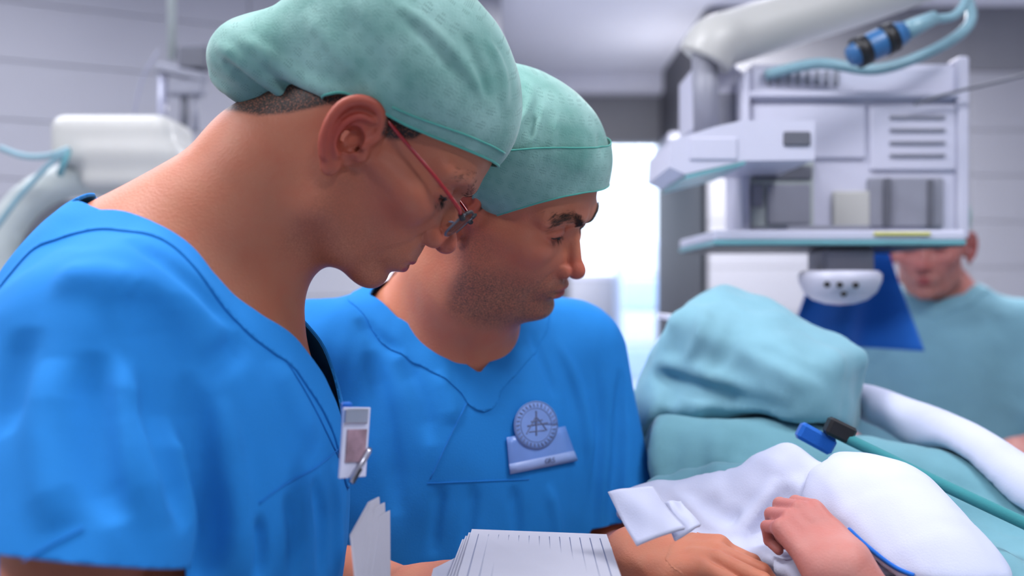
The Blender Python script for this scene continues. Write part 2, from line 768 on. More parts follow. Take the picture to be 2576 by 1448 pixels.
def head_sdf(q, S):
    """Head in local mm: x forward, y to the wearer's left, z up, origin between the ears at eye height."""
    a = np.stack([q[:, 0], np.abs(q[:, 1]), q[:, 2]], -1)
    nx, nz = S['nose']
    cx, cz = S['chin']
    J = S['jaw']
    lx, lz = S['lipx'], S['lipz']
    d = ell(a, (-8, 0, 28), (98, 76, 86))
    d = smin(d, ell(a, (36, 0, 24), (57, 60, 58)), 20)
    d = smin(d, ell(a, (34, 0, -42), (54, 57 * J, 70)), 22)
    d = smin(d, chain(a, [(8, 50 * J, -50), (16, 49 * J, -78), (46, 32 * J, -98), (cx - 10, 12, cz + 1)], [17, 15, 13, 13], 8), 22)
    d = smin(d, ell(a, (60, 42, -27), (25, 20, 17)), 22)
    d = smin(d, ell(a, (68, 0, -62), (29, 33, 30)), 18)
    d = smin(d, ell(a, (cx, 0, cz), (15, 19, 14)), 14)
    d = smin(d, chain(a, [(87, 8, 14), (83.5, 30, 18), (71, 51, 12)], [10.5, 10.5, 9]), 12)
    d = smin(d, capz(a, (60, 56, -22), (-2, 68, -20), 9, 7), 16)                 # zygomatic arch
    d = smax(d, -ell(a, (100, 31, -4), (19, 18, 14)), 10)                        # eye socket
    # lids over the eyeball
    d = smin(d, ell(a, (73.5, 32, -2), (14.5, 17.5, 13.5)), 4)
    crease = spline([(83, 17, -1), (88, 26, 5.0), (86, 38, 5.0), (77, 49, -2)], 3)
    d = d + 2.4 * np.exp(-(polydist(a, crease) / 2.0) ** 2)
    bag = spline([(88, 18, -11), (88, 28, -16), (84, 40, -15), (78, 47, -10)], 3)
    d = d + 1.0 * np.exp(-(polydist(a, bag) / 3.0) ** 2)
    d = smax(d, -ellr(a, (89, 32.5, -8.5), (9, 15, 2.2), rotx(-0.05)), 1.2)
    # nose
    d = d + 5.0 * np.exp(-(vlen((a - np.array((97, 0, 1), f32)) / np.array((12, 13, 9), f32))) ** 2)
    d = smin(d, capz(a, (84, 0, 5), (nx - 13, 0, nz + 4), 6.0, S['nose_w'] - 1), 7)
    d = smin(d, ell(a, (nx - 10.5, 0, nz - 1), (11.5, 10.5, 10.5)), 5)
    d = smin(d, ell(a, (nx - 22, 12, nz - 5), (11.5, 7.0, 9)), 3)
    d = smin(d, ell(a, (77, 14, nz + 4), (18.5, 14, 19)), 9)
    d = smax(d, -ellr(a, (nx - 17, 7.6, nz - 13), (8.5, 3.8, 6.0), roty(-0.3)), 2.0)
    alar = spline([(nx - 16, 13, nz + 6), (nx - 24, 18, nz + 4), (nx - 30, 20, nz - 3), (nx - 29, 18, nz - 12)], 3)
    d = d + 1.2 * np.exp(-(polydist(a, alar) / 2.4) ** 2)
    # mouth
    zc = -73 + lz
    d = smin(d, ell(a, (88 + lx, 0, zc + 1), (15, 25, 15)), 12)
    d = smin(d, ell(a, (96 + lx, 0, zc + 4.6), (11, 22, 5.2)), 3)
    d = smin(d, ell(a, (95 + lx, 0, zc - 5.8), (11, 19.5, 6.2)), 3)
    mouth = spline([(104 + lx, 0, zc - 0.3), (102 + lx, 9, zc + 0.3), (94 + lx, 19, zc - 1), (87 + lx, 25, zc - 2.5)], 3)
    d = d + 2.6 * np.exp(-(polydist(a, mouth) / 1.9) ** 2)
    d = d + 1.5 * np.exp(-(vlen((a - np.array((96 + lx, 0, zc - 17), f32)) / np.array((14, 16, 5), f32))) ** 2)   # groove over the chin
    phil = capz(a, (nx - 18, 0, nz - 14), (101 + lx, 0, zc + 9), 0)
    d = d + 1.1 * np.exp(-(phil / 3.0) ** 2)
    nlf = spline([(nx - 30, 19, nz - 2), (88, 28, -58), (80, 34, -72), (74, 35, -84)], 3)
    d = d + 1.6 * np.exp(-(polydist(a, nlf) / 4.0) ** 2)
    return d


def ear_sdf(q, S):
    e0 = S.get('ear', (0, 0))
    a = np.stack([q[:, 0] - f32(e0[0]), np.abs(q[:, 1]), q[:, 2] - f32(e0[1])], -1)
    ey = lambda x: 76 + 0.52 * (4 - x)
    pt = lambda x, z, dy=0.0: (x, ey(x) + dy, z)
    T = rotz(-0.48)
    d = ellr(a, pt(-14, -10, -4.5), (22, 5.0, 34), T @ roty(0.16))
    d = smin(d, capz(a, (-6, 66, -16), pt(-8, -14, -3), 14, 10), 8)
    helix = spline([pt(-4, -13, 2), pt(1, 2, 1), pt(-3, 14, 1), pt(-13, 19.5, 1), pt(-25, 16, 0), pt(-33, 5, -1), pt(-34, -10, -1), pt(-29, -26, -1), pt(-20, -38, -1)], 3)
    d = smin(d, chain(a, helix, [4.8] * len(helix)), 4)
    d = smin(d, ell(a, pt(-12, -42, -2), (8.5, 4.8, 9.5)), 5)
    anti = spline([pt(-9, 9, 2), pt(-19, 4, 2), pt(-24, -9, 2), pt(-21, -24, 2), pt(-13, -32, 2)], 3)
    d = smin(d, chain(a, anti, [3.0] * len(anti)), 3)
    d = smax(d, -ellr(a, pt(-11, -15, 5), (9.5, 15, 13), T), 2)
    d = smax(d, -ell(a, (0, 72, -18), (7, 14, 6)), 2)
    d = smin(d, ell(a, pt(2, -19, 2), (5, 3.6, 7)), 4)
    return d


def hand_sdf(p, o, R, curl=(0.5, 0.55, 0.6, 0.65), spread=0.06, thumb=(0.5, 0.35), side=1, s=1.0):
    """Hand: origin at the wrist, x along the fingers, y across towards the thumb times side, z out of the back of the hand."""
    q = ((p - np.array(o, f32)) @ np.array(R, f32)) / s * 1000
    q = np.stack([q[:, 0], q[:, 1] * side, q[:, 2]], -1)
    d = rbox(q, (48, 0, 0), (46, 38, 13), 12)
    d = smin(d, ell(q, (20, 0, 0), (34, 29, 16)), 18)
    d = smin(d, ellr(q, (34, 26, -7), (34, 15, 14), rotz(0.35)), 14)           # ball of the thumb
    base = [(90, 27, 1, 41, 26, 21, 9.6), (95, 9, 3, 45, 29, 23, 9.9), (91, -9, 2, 41, 27, 22, 9.3), (83, -26, 0, 33, 21, 19, 8.2)]
    for i, (bx, by, bz, l1, l2, l3, r) in enumerate(base):
        a0 = spread * (1.5 - i)
        dirn = np.array([math.cos(a0), math.sin(a0), 0])
        c = curl[i] if not np.isscalar(curl) else curl
        pts = [np.array([bx - 22, by * 0.9, bz]), np.array([bx, by, bz])]
        ang = c * 0.7
        for l, k in ((l1, 1.0), (l2, 1.15), (l3, 0.8)):
            pts.append(pts[-1] + l * (dirn * math.cos(ang) + np.array([0, 0, -1]) * math.sin(ang)))
            ang += c * k
        d = smin(d, chain(q, pts, [r + 1, r + 0.8, r - 0.6, r - 1.4, r - 2.2], 2.0), 5)
    ta, tb = thumb
    t0 = np.array([18, 24, -6.0])
    t1 = t0 + 40 * np.array([math.cos(ta), math.sin(ta) * 0.85, -0.28])
    t2 = t1 + 31 * np.array([math.cos(ta - tb * 0.6), math.sin(ta - tb * 0.6), -0.32])
    t3 = t2 + 25 * np.array([math.cos(ta - tb * 1.6), math.sin(ta - tb * 1.6), -0.3])
    d = smin(d, chain(q, [t0, t1, t2, t3], [14, 11, 9.8, 8], 2), 6)
    return d * s / 1000


def gauss3(a, c, r):
    v = (a - np.array(c, f32)) / np.array(r, f32)
    return np.exp(-(v * v).sum(-1))


def sstep(x, a, b):
    t = np.clip((x - a) / (b - a), 0, 1)
    return t * t * (3 - 2 * t)


def skin_attrs(V, H, S, cap_edge=None):
    """Where lips, flush, stubble and cropped hair lie (true colours of the face, plus socket shade in the tint round the eyes)."""
    q = to_local(V, H)
    a = np.stack([q[:, 0], np.abs(q[:, 1]), q[:, 2]], -1)
    zc = -73 + S['lipz']
    lx = S['lipx']
    lip = np.maximum(gauss3(a, (103 + lx, 0, zc + 3.4), (14, 17, 3.6)), gauss3(a, (102 + lx, 0, zc - 5.6), (14, 15.5, 4.6)))
    lip = sstep(lip, 0.3, 0.6)
    nx, nz = S['nose']
    red = 0.8 * gauss3(a, (nx - 12, 0, nz - 2), (22, 20, 16)) + 1.0 * gauss3(a, (-8, 92, -16), (36, 20, 50)) + 0.35 * gauss3(a, (58, 52, -38), (48, 36, 40))
    stub = sstep(-a[:, 2], 30, 84) * sstep(a[:, 0], -8, 14) * (1 - lip) * sstep(a[:, 2], -150, -118)
    stub = np.maximum(stub, 0.7 * gauss3(a, (16, 70, -50), (30, 34, 34)))
    hr = S.get('hairline')
    hair = np.zeros(len(V))
    if hr is not None:
        z = np.interp(a[:, 0], hr[0], hr[1])
        hair = sstep(a[:, 2] - z, 0, 6) * (a[:, 0] < 40) * (1 - sstep(gauss3(a, (-15, 92, -12), (26, 15, 36)), 0.12, 0.3))
        hair = hair * sstep(a[:, 2] + 130, 0, 20)
    red = np.maximum(red, 0.55 * gauss3(a, (86, 32, -6), (20, 22, 15)))  # tint round the eyes: skin tone with the socket's shade put in
    far = vlen(q) > 175
    for x in (lip, red, stub, hair):
        x[far] = 0
    return dict(lip=lip, red=np.clip(red, 0, 1), stub=np.clip(stub, 0, 1), hair=np.clip(hair, 0, 1))


def to_local(p, H):
    return ((np.asarray(p, f32) - H['o'].astype(f32)) @ H['R'].astype(f32)) * f32(1000)


def to_world(q, H):
    return (np.asarray(q, float) / 1000) @ H['R'].T + H['o']


def hair_tufts(name, f, H, line, n, length, width, m, parent, seed, lift=0.3, spread=5.0, dirfun=None, r=0.22):
    """Short hairs rooted on the face along a line (local mm), one mesh."""
    rg = random.Random(seed)
    line = [np.array(p, float) for p in spline(line, 10)]
    roots, dirs = [], []
    for i in range(n):
        t = rg.random() * (len(line) - 1)
        k = min(int(t), len(line) - 2)
        p = line[k] + (line[k + 1] - line[k]) * (t - k)
        tan = line[k + 1] - line[k]
        tan /= np.linalg.norm(tan)
        p = p + np.array([rg.gauss(0, 1), rg.gauss(0, 1), rg.gauss(0, 1)]) * spread * width
        roots.append(p)
        dirs.append((tan, t / (len(line) - 1)))
    Wp = project(f, to_world(np.array(roots), H), 6)
    G = grad(f, Wp)
    mb = MB()
    for i in range(n):
        g = G[i] / (np.linalg.norm(G[i]) + 1e-9)
        tan, t = dirs[i]
        dl = dirfun(tan, t, rg) if dirfun else tan + np.array([0, 0, rg.uniform(-.1, .5)])
        d = H['R'] @ dl
        d = d - g * (d @ g) * 0.9 + g * lift
        d /= np.linalg.norm(d)
        L = length * rg.uniform(.6, 1.15) / 1000
        p0 = Wp[i] - g * 0.0004
        p1 = p0 + d * L * .5 + g * 0.0006
        p2 = p0 + d * L - g * 0.0002
        mb.tube([p0, p1, p2], [r / 1000, r * .8 / 1000, 0.00003], n=3, caps=False)
    return mb.build(name, m, parent, smooth=True)


# ------------------------------------------------------------------ materials
M = {}
M['skin_pink'] = skin_mat('skin_pink', (180, 114, 86), (164, 66, 54), (158, 96, 72))
M['skin_tan'] = skin_mat('skin_tan', (190, 120, 92), (178, 78, 62), (92, 74, 66))
M['skin_pale'] = skin_mat('skin_pale', (190, 128, 118), (176, 92, 88), (160, 110, 98))
M['badge'] = mat('frosted_badge_plastic', (112, 148, 216), rough=0.3)
M['badge_strip'] = mat('pale_badge_strip', (150, 172, 222), rough=0.4)
M['seal'] = mat('pale_blue_seal', (118, 150, 212), rough=0.7)
M['ice'] = mat('pale_blue_laminate', (196, 214, 240), rough=0.4)
M['ice2'] = mat('light_blue_laminate', (160, 190, 232), rough=0.4)
M['scrub'] = cloth_mat('blue_scrub_cloth', (32, 124, 200), weave=700, sheen=0.0)
M['scrub_seam'] = cloth_mat('blue_scrub_seam', (28, 116, 196), weave=700, sheen=0.1)
M['undershirt'] = cloth_mat('white_cotton', (226, 228, 240), weave=900)
M['teal'] = cloth_mat('teal_drape_cloth', (106, 154, 166), weave=500, sheen=0.2, var=0.08)
M['teal_light'] = cloth_mat('light_teal_gown_cloth', (122, 168, 182), weave=500, sheen=0.2, var=0.08)
M['teal_dark'] = cloth_mat('dark_teal_cloth', (58, 132, 138), weave=500)
M['sheet'] = cloth_mat('white_sheet_cloth', (196, 200, 222), weave=600, sheen=0.2)
M['blue_cloth'] = cloth_mat('royal_blue_cloth', (36, 104, 196), weave=600)
M['brow'] = mat('brown_brow_hair', (60, 46, 40), rough=0.6, var=0.3, scale=60)
M['photo'] = mat('faded_badge_photo', (150, 122, 134), rough=0.4, var=0.3, scale=90)
M['hair'] = mat('dark_brown_hair', (38, 28, 22), rough=0.5, var=0.3, scale=60)
M['wall'] = mat('lavender_wall_panel', (164, 164, 172), rough=0.45, var=0.02, scale=3)
M['wall_base'] = mat('grey_panel_joint', (150, 150, 160), rough=0.7)
M['wall_dark'] = mat('dark_grey_wall', (84, 84, 90), rough=0.6, var=0.03)
M['wall_grey'] = mat('grey_door_surround', (128, 128, 134), rough=0.5, var=0.03)
M['ceiling'] = mat('white_ceiling', (236, 236, 246), rough=0.7, var=0.02)
M['floor'] = mat('pale_blue_vinyl_floor', (212, 216, 228), rough=0.3, var=0.05, scale=12)
M['white'] = mat('white_enamel', (196, 197, 214), rough=0.35, var=0.02, scale=8)
M['cream'] = mat('cream_enamel', (184, 184, 180), rough=0.4, var=0.02, scale=8)
M['greywhite'] = mat('grey_white_plastic', (176, 184, 182), rough=0.45, var=0.03)
M['grey'] = mat('grey_plastic', (136, 138, 150), rough=0.45, var=0.04)
M['dgrey'] = mat('dark_grey_plastic', (92, 94, 104), rough=0.5, var=0.05)
M['black'] = mat('black_rubber', (18, 18, 22), rough=0.45)
M['steel'] = mat('brushed_steel', (190, 190, 200), rough=0.28, metal=1.0, var=0.05)
M['tealpl'] = mat('teal_edge_plastic', (104, 160, 168), rough=0.35)
M['tealtube'] = mat('teal_tubing', (122, 158, 170), rough=0.3)
M['clear'] = mat('clear_grey_tubing', (150, 152, 172), rough=0.2)
M['paper'] = mat('white_paper', (182, 182, 194), rough=0.7, var=0.02)
M['card'] = mat('white_plastic_card', (206, 210, 232), rough=0.25)
M['red'] = mat('dark_red_acetate', (150, 12, 14), rough=0.2, coat=0.5)
M['glass'] = emit_free_glass('clear_lens_glass')
M['yellow'] = mat('yellow_label_strip', (196, 192, 96), rough=0.5)
M['blue_plastic'] = mat('blue_plastic', (48, 100, 150), rough=0.35)
M['bowl'] = mat('teal_bowl_plastic', (86, 160, 160), rough=0.3)
M['print_grey'] = mat('grey_print', (96, 106, 140), rough=0.8)
M['lamp'] = lamp_mat('lit_lamp_diffuser')
M['trouser'] = M['scrub']


def cap_cloth():
    """Mint nonwoven cap: embossed diamonds of tiny dashes, thin enough for light to pass."""
    m, N, L, b = new_mat('mint_nonwoven_cap')
    b.inputs['Roughness'].default_value = 0.7
    b.inputs['Specular IOR Level'].default_value = 0.25
    b.inputs['Sheen Weight'].default_value = 0.35
    at = N.new('ShaderNodeAttribute')
    at.attribute_name = 'cu'
    av = N.new('ShaderNodeAttribute')
    av.attribute_name = 'cv'

    def math_(op, a, b_=None):
        x = N.new('ShaderNodeMath')
        x.operation = op
        for i, v in enumerate((a, b_)):
            if v is None:
                continue
            if isinstance(v, (int, float)):
                x.inputs[i].default_value = v
            else:
                L.new(v, x.inputs[i])
        return x.outputs[0]
    u, v = at.outputs['Fac'], av.outputs['Fac']          # millimetres along the cloth
    # fine dashes
    du = math_('SINE', math_('MULTIPLY', u, 6.283 / 1.7))
    dv = math_('SINE', math_('MULTIPLY', v, 6.283 / 2.6))
    dash = math_('MULTIPLY', math_('GREATER_THAN', du, 0.1), math_('GREATER_THAN', dv, -0.2))
    # clusters of dashes in a diamond lattice
    p1 = math_('SINE', math_('MULTIPLY', math_('ADD', u, v), 6.283 / 26))
    p2 = math_('SINE', math_('MULTIPLY', math_('SUBTRACT', u, v), 6.283 / 26))
    cl = math_('GREATER_THAN', math_('MULTIPLY', p1, p2), 0.28)
    f = math_('MULTIPLY', dash, cl)
    tc = N.new('ShaderNodeTexCoord')
    n = N.new('ShaderNodeTexNoise')
    n.inputs['Scale'].default_value = 22
    n.inputs['Detail'].default_value = 6
    L.new(tc.outputs['Object'], n.inputs['Vector'])
    r = N.new('ShaderNodeValToRGB')
    r.color_ramp.elements[0].position = 0.3
    r.color_ramp.elements[1].position = 0.72
    r.color_ramp.elements[0].color = lin((112, 170, 160))
    r.color_ramp.elements[1].color = lin((164, 210, 202))
    L.new(n.outputs['Fac'], r.inputs['Fac'])
    mx = N.new('ShaderNodeMix')
    mx.data_type = 'RGBA'
    L.new(math_('MULTIPLY', math_('MULTIPLY', f, 0.75), n.outputs['Fac']), mx.inputs[0])
    L.new(r.outputs['Color'], mx.inputs[6])
    mx.inputs[7].default_value = lin((62, 116, 110))
    L.new(mx.outputs[2], b.inputs['Base Color'])
    # fibres
    n2 = N.new('ShaderNodeTexNoise')
    n2.inputs['Scale'].default_value = 500
    n2.inputs['Detail'].default_value = 3
    L.new(tc.outputs['Object'], n2.inputs['Vector'])
    bp = N.new('ShaderNodeBump')
    bp.inputs['Strength'].default_value = 0.3
    bp.inputs['Distance'].default_value = 0.0015
    L.new(n2.outputs['Fac'], bp.inputs['Height'])
    L.new(bp.outputs['Normal'], b.inputs['Normal'])
    t = N.new('ShaderNodeBsdfTranslucent')
    L.new(mx.outputs[2], t.inputs['Color'])
    ms = N.new('ShaderNodeMixShader')
    ms.inputs['Fac'].default_value = 0.3
    L.new(b.outputs[0], ms.inputs[1])
    L.new(t.outputs[0], ms.inputs[2])
    L.new(ms.outputs[0], N['Material Output'].inputs['Surface'])
    return m


M['cap'] = cap_cloth()
M['cap_hem'] = cloth_mat('teal_cap_hem', (92, 178, 164), weave=700, trans=0.2)
# ------------------------------------------------------------------ the two doctors


def neck_cut(p, K):
    """Positive inside the neck opening (metres, along the cloth)."""
    q = p - np.array(K['back'], f32)
    u = q @ np.array(K['e1'], f32)
    v = np.abs(q @ np.array(K['lat'], f32))
    n = np.cross(K['e1'], K['lat'])
    if n[2] < 0:
        n = -n
    w = q @ np.array(n, f32)
    tab = np.array(K['tab'], float)
    fine = np.linspace(tab[0, 0], tab[-1, 0], 60)
    uv = np.stack([u, v, np.zeros_like(u)], -1)
    pl = [(a, b, 0) for a, b in K['tab']]
    d = polydist(uv, pl)
    s = np.interp(u, tab[:, 0], tab[:, 1], left=-1, right=-1)
    d = np.where(v < s, d, -d)
    return np.minimum(d, w + 0.12)


def torso_sdf(p, T, pad):
    q = (p - np.array(T['O'], f32)) @ np.array(T['R'], f32)
    d = None
    for c, r in T['ells']:
        e = ell(q, c, np.array(r) + pad)
        d = e if d is None else smin(d, e, 0.09)
    for s in (-1, 1):
        d = smin(d, chain(q, [T['trap'], (T['sh'][0], s * T['sh'][1], T['sh'][2])], [T['trapr'] + pad, 0.058 + pad], 0), 0.06)
    return d


def tloc(T, v):
    return np.array(T['O']) + np.array(T['R']) @ np.array(v)


def make_person(D):
    H, S, T = D['H'], D['S'], D['T']
    ho = np.array(H['o'])

    def body(p):
        p = np.asarray(p, f32)
        d = torso_sdf(p, T, -0.016)
        for c in D['neck']:
            d = smin(d, chain(p, [a for a, r in c], [r for a, r in c], 0.02), 0.05)
        for arm in D['arms']:
            j = arm['joints']
            e = chain(p, [j[0], (np.array(j[0]) + np.array(j[1])) / 2, j[1], j[1] * 0.65 + j[2] * 0.35, j[2]], [0.050, 0.046, 0.040, 0.042, 0.027], 0.01)
            d = smin(d, e, 0.03)
        for arm in D['arms']:
            o = arm['joints'][2]
            m = vlen(p - np.array(o, f32)) < 0.28
            if m.any():
                d[m] = smin(d[m], hand_sdf(p[m], o, arm['R'], **arm['hand']), 0.02)
        m = vlen(p - ho.astype(f32)) < 0.24
        if m.any():
            q = to_local(p[m], H)
            hd = head_sdf(q, S) / 1000
            dm = smin(d[m], hd, D.get('neckk', 0.035))
            d[m] = smin(dm, ear_sdf(q, S) / 1000, 0.004) if not S.get('no_ear') else dm
        return d

    lo, hi = D['lo'], D['hi']
    K = D['K']
    nn = np.cross(K['e1'], K['lat'])
    nn = (nn if nn[2] > 0 else -nn).astype(f32)
    split = lambda p: -((np.asarray(p, f32) - np.array(K['back'], f32)) @ nn + f32(.034))
    hh = D.get('h', 0.0028)
    if D.get('hf'):
        # head and neck finely, the rest more coarsely; the two meet under the shirt
        Vf, Ff = mesh_sdf(lambda p: np.where(split(p) < .02, body(p), 1.0), lo, hi, D['hf'])
        Vf, Ff = clip_mesh(Vf, Ff, split)
        Vb_, Fb_ = mesh_sdf(body, lo, hi, hh)
        Vb_, Fb_ = clip_mesh(Vb_, Fb_, lambda p: -split(p))
        V, F = np.concatenate([Vf, Vb_]), np.concatenate([Ff, Fb_ + len(Vf)])
    else:
        V, F = mesh_sdf(body, lo, hi, hh)
    # the top of the head is hidden inside the cap and the torso inside the shirt; the body stays one closed mesh
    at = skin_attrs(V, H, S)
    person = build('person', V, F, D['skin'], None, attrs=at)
    set_props(person, D['label'], 'person')
    # eyes
    for s in (-1, 1):
        m = MB()
        m.lathe([(0.0005, -.0118)] + [(0.0118 * math.sin(t), -0.0118 * math.cos(t)) for t in np.linspace(0.1, 3.04, 15)] + [(0.0005, .0118)],
                to_world((73.5, s * 32, -2), H), n=20, R=np.array(H['R']) @ roty(math.radians(118)))
        m.build('eye', M['eye'], person, smooth=True)
    # brows and lashes
    brow = [(92, 9, 8), (93, 18, 15), (88, 33, 21), (76, 49, 14)]
    lash = [(88, 19, -9), (91, 27, -10), (90, 37, -10), (83, 47, -8)]
    for s in (-1, 1):
        mir = [(a, s * b, c) for a, b, c in brow]
        hair_tufts('eyebrow', body, H, mir, D.get('brow_n', 220), D.get('brow_l', 9), 0.5, M['brow'], person, 5 + s, spread=D.get('brow_s', 5), r=D.get('brow_r', .22),
                   dirfun=lambda tan, t, rg, s=s: tan * (0.4 + t) + np.array([0.2, 0, 1.0 - 1.3 * t]) + np.array([0, s * .2, 0]))
        ll = project(body, to_world(np.array(spline([(a, s * b, c + 1.2) for a, b, c in lash], 6)), H), 6)
        MB().tube(list(ll), [.0004] + [.0009] * (len(ll) - 2) + [.0004], n=6).build('lash_line', M['hair'], person, smooth=True)
        mir = [(a, s * b, c) for a, b, c in lash]
        hair_tufts('eyelashes', body, H, mir, 46, 7, 0.06, M['hair'], person, 15 + s, spread=3, lift=0.5, r=0.14,
                   dirfun=lambda tan, t, rg, s=s: np.array([0.8, s * (t - .4) * .8, -0.75 + rg.uniform(-.1, .1)]))
    # ---- cap
    cap, edge = D['cap'], D['cap_edge']

    def capf(p):
        q = to_local(p, H)
        return cap(q, p) / 1000

    if D.get('cap_creases'):
        capf = creased(capf, D['cap_creases'], .6, 1.6)

    def capc(p):
        q = to_local(p, H)
        return edge(q) / 1000
    o = ho
    V, F = mesh_sdf(capf, o - 0.26, o + 0.26, .0055 if D.get('gown') else .0022, kf=1.5)
    V0, F0 = V, F
    V, F = clip_mesh(V, F, capc, capf)
    q = to_local(V, H)
    uv = D['cap_uv'](q)
    capo = build('surgical_cap', V, F, M['cap'], person, attrs=dict(cu=uv[0], cv=uv[1]), solid=0.0006)
    for lp in boundary_loops(F):
        pts = V[lp][::2]
        if len(pts) < 40:
            continue
        pts = (np.roll(pts, 1, 0) + pts + np.roll(pts, -1, 0)) / 3
        MB().tube(list(pts), 0.0013, n=6, closed=True).build('hem', M['cap_hem'], capo, smooth=True)
    if 'cap_extra' in D:
        D['cap_extra'](capf, capc, capo, H)
    # ---- shirt
    def shirt0(p):
        p = np.asarray(p, f32)
        d = torso_sdf(p, T, 0.0)
        for arm in D['arms']:
            a, b, ra, rb = arm['sleeve']
            d = smin(d, capz(p, a, np.array(b) + (np.array(b) - np.array(a)) * 0.15, ra, rb), 0.05)
        return d
    creases = []
    for pts, A, w in D.get('creases', []):
        creases.append(([ray_hit(shirt0, x, y, D['sy0'], 1.6)[0] for x, y in spline(np.array(pts, float), 3)], A, w))
    if 'neck_px' in D:
        K = D['K']
        ap = ray_hit(shirt0, *D['neck_px'][-1], D['sy0'], 1.6)[0] - np.array(K['back'])
        K['back'] = tuple(np.array(K['back']) + np.array(K['lat']) * float(ap @ K['lat']))
        tab = [(0, 0), (.006, .055)]
        for x, y in D['neck_px']:
            q = ray_hit(shirt0, x, y, D['sy0'], 1.6)[0] - np.array(K['back'])
            tab.append((float(q @ K['e1']), abs(float(q @ K['lat']))))
        tab.append((tab[-1][0] + .004, 0))
        print('NECK', np.round(tab, 3).tolist())
        K['tab'] = [tab[0]] + [t for i, t in enumerate(tab[1:]) if t[0] > max(a[0] for a in tab[:i + 1])]

    def shirt(p):
        p = np.asarray(p, f32)
        d = shirt0(p)
        if 'folds' in D:
            d = d + D['folds'](p)
        near = np.abs(d) < 0.06
        if creases and near.any():
            q = p[near]
            e = np.zeros(len(q), f32)
            for pts, A, w in creases:
                c = np.mean(pts, 0)
                R_ = max(np.linalg.norm(t - c) for t in pts) + 3 * w
                m = vlen(q - c.astype(f32)) < R_
                if m.any():
                    e[m] += A * D.get('fold_gain', 1.9) * crease_field(q[m], pts, w)
            d[near] += np.clip(e, -.03, .034)
        return d

    def shirtc(p):
        p = np.asarray(p, f32)
        c = np.maximum(neck_cut(p, D['K']), D['zmin'] - p[:, 2])
        for arm in D['arms']:
            a, b = np.array(arm['sleeve'][0], f32), np.array(arm['sleeve'][1], f32)
            n = arm.get('hem_n', (b - a)).astype(f32)
            n = n / np.linalg.norm(n)
            q = p - b
            t = q @ n
            rad = vlen(q - t[:, None] * n)
            c = np.maximum(c, np.minimum(np.minimum(t, 0.10 - rad), torso_sdf(p, T, 0.0) - 0.010))
        return c
    V, F = mesh_sdf(shirt, D['slo'], D['shi'], D.get('sh', 0.0034), kf=1.7)
    Vc, Fc = clip_mesh(V, F, shirtc, shirt)
    gown = D.get('gown', False)
    cm = M['teal_light'] if gown else M['scrub']
    top = build('surgical_gown' if gown else 'scrub_top', Vc, Fc, cm, person, solid=0.0016)
    # neckband lies on the cloth round the neck opening
    band_f = lambda p: shirt(p) - 0.0013
    band_c = lambda p: np.maximum(shirtc(p), -(neck_cut(np.asarray(p, f32), D['K']) + D.get('band', 0.026)))
    Vb, Fb = clip_mesh(V, F, band_c, shirt)
    g = grad(shirt, Vb)
    Vb = Vb + g / np.maximum(vlen(g), .3)[:, None] * 0.0016
    build('neckband', Vb, Fb, cm, top, solid=0.0024)
    if D.get('undershirt'):
        K = D['K']
        uc = lambda p: np.maximum(np.maximum(neck_cut(p, K) - f32(.013), f32(-.004) - neck_cut(p, K)), (np.asarray(p, f32) - np.array(K['back'], f32)) @ np.array(K['e1'], f32) - f32(.085))
        Vu, Fu = clip_mesh(V, F, uc, shirt)
        g = grad(shirt, Vu)
        build('undershirt', Vu - g / np.maximum(vlen(g), .3)[:, None] * 0.0022, Fu, M['undershirt'], person, solid=0.0012)
    for pts in D.get('seams', []):
        w = [ray_hit(shirt, x, y, D['sy0'], 1.6, 0.0006)[0] for x, y in pts]
        w = [ray_hit(shirt, *[CX + FPX * q[0] / q[1], CY - FPX * (q[2] - CAMZ) / q[1]], D['sy0'], 1.6, 0.0006)[0] for q in spline(w, 8)]
        MB().tube(w, 0.00055, n=6).build('seam', M['scrub_seam'], top, smooth=True)
    D['shirt'] = shirt
    D['body'] = body
    # ---- trousers and shoes, below the frame
    hip = tloc(T, T['hip'])
    R = np.array(T['R'])
    tr = lambda p: smin(smin(ell(np.asarray(p, f32) - hip.astype(f32), (0, 0, 0), (0.17, 0.18, 0.16)),
                        chain(p, [hip + R @ [0, .09, -.03], hip + R @ [.03, .10, -.45], hip + R @ [0, .11, 0.10 - hip[2]]], [.105, .085, .075]), .05),
                        chain(p, [hip + R @ [0, -.09, -.03], hip + R @ [.03, -.10, -.45], hip + R @ [0, -.11, 0.10 - hip[2]]], [.105, .085, .075]), .05)
    Vt, Ft = mesh_sdf(tr, (hip[0] - .35, hip[1] - .35, 0.0), (hip[0] + .35, hip[1] + .35, hip[2] + .22), 0.014)
    build('trousers', Vt, Ft, M['scrub'], person)
    for s in (-1, 1):
        a = hip + R @ [0, s * .11, 0]
        sh = lambda p: smax(smin(capz(p, [a[0], a[1], .05], np.array([a[0], a[1], .04]) + R @ [.13, 0, 0], .05, .042), capz(p, [a[0], a[1], .05], [a[0], a[1], .1], .045), .03), 0.004 - np.asarray(p, f32)[:, 2], .004)
        Vt, Ft = mesh_sdf(sh, (a[0] - .25, a[1] - .25, -.02), (a[0] + .25, a[1] + .25, .2), 0.008)
        build('shoe', Vt, Ft, M['greywhite'], person)
    return person


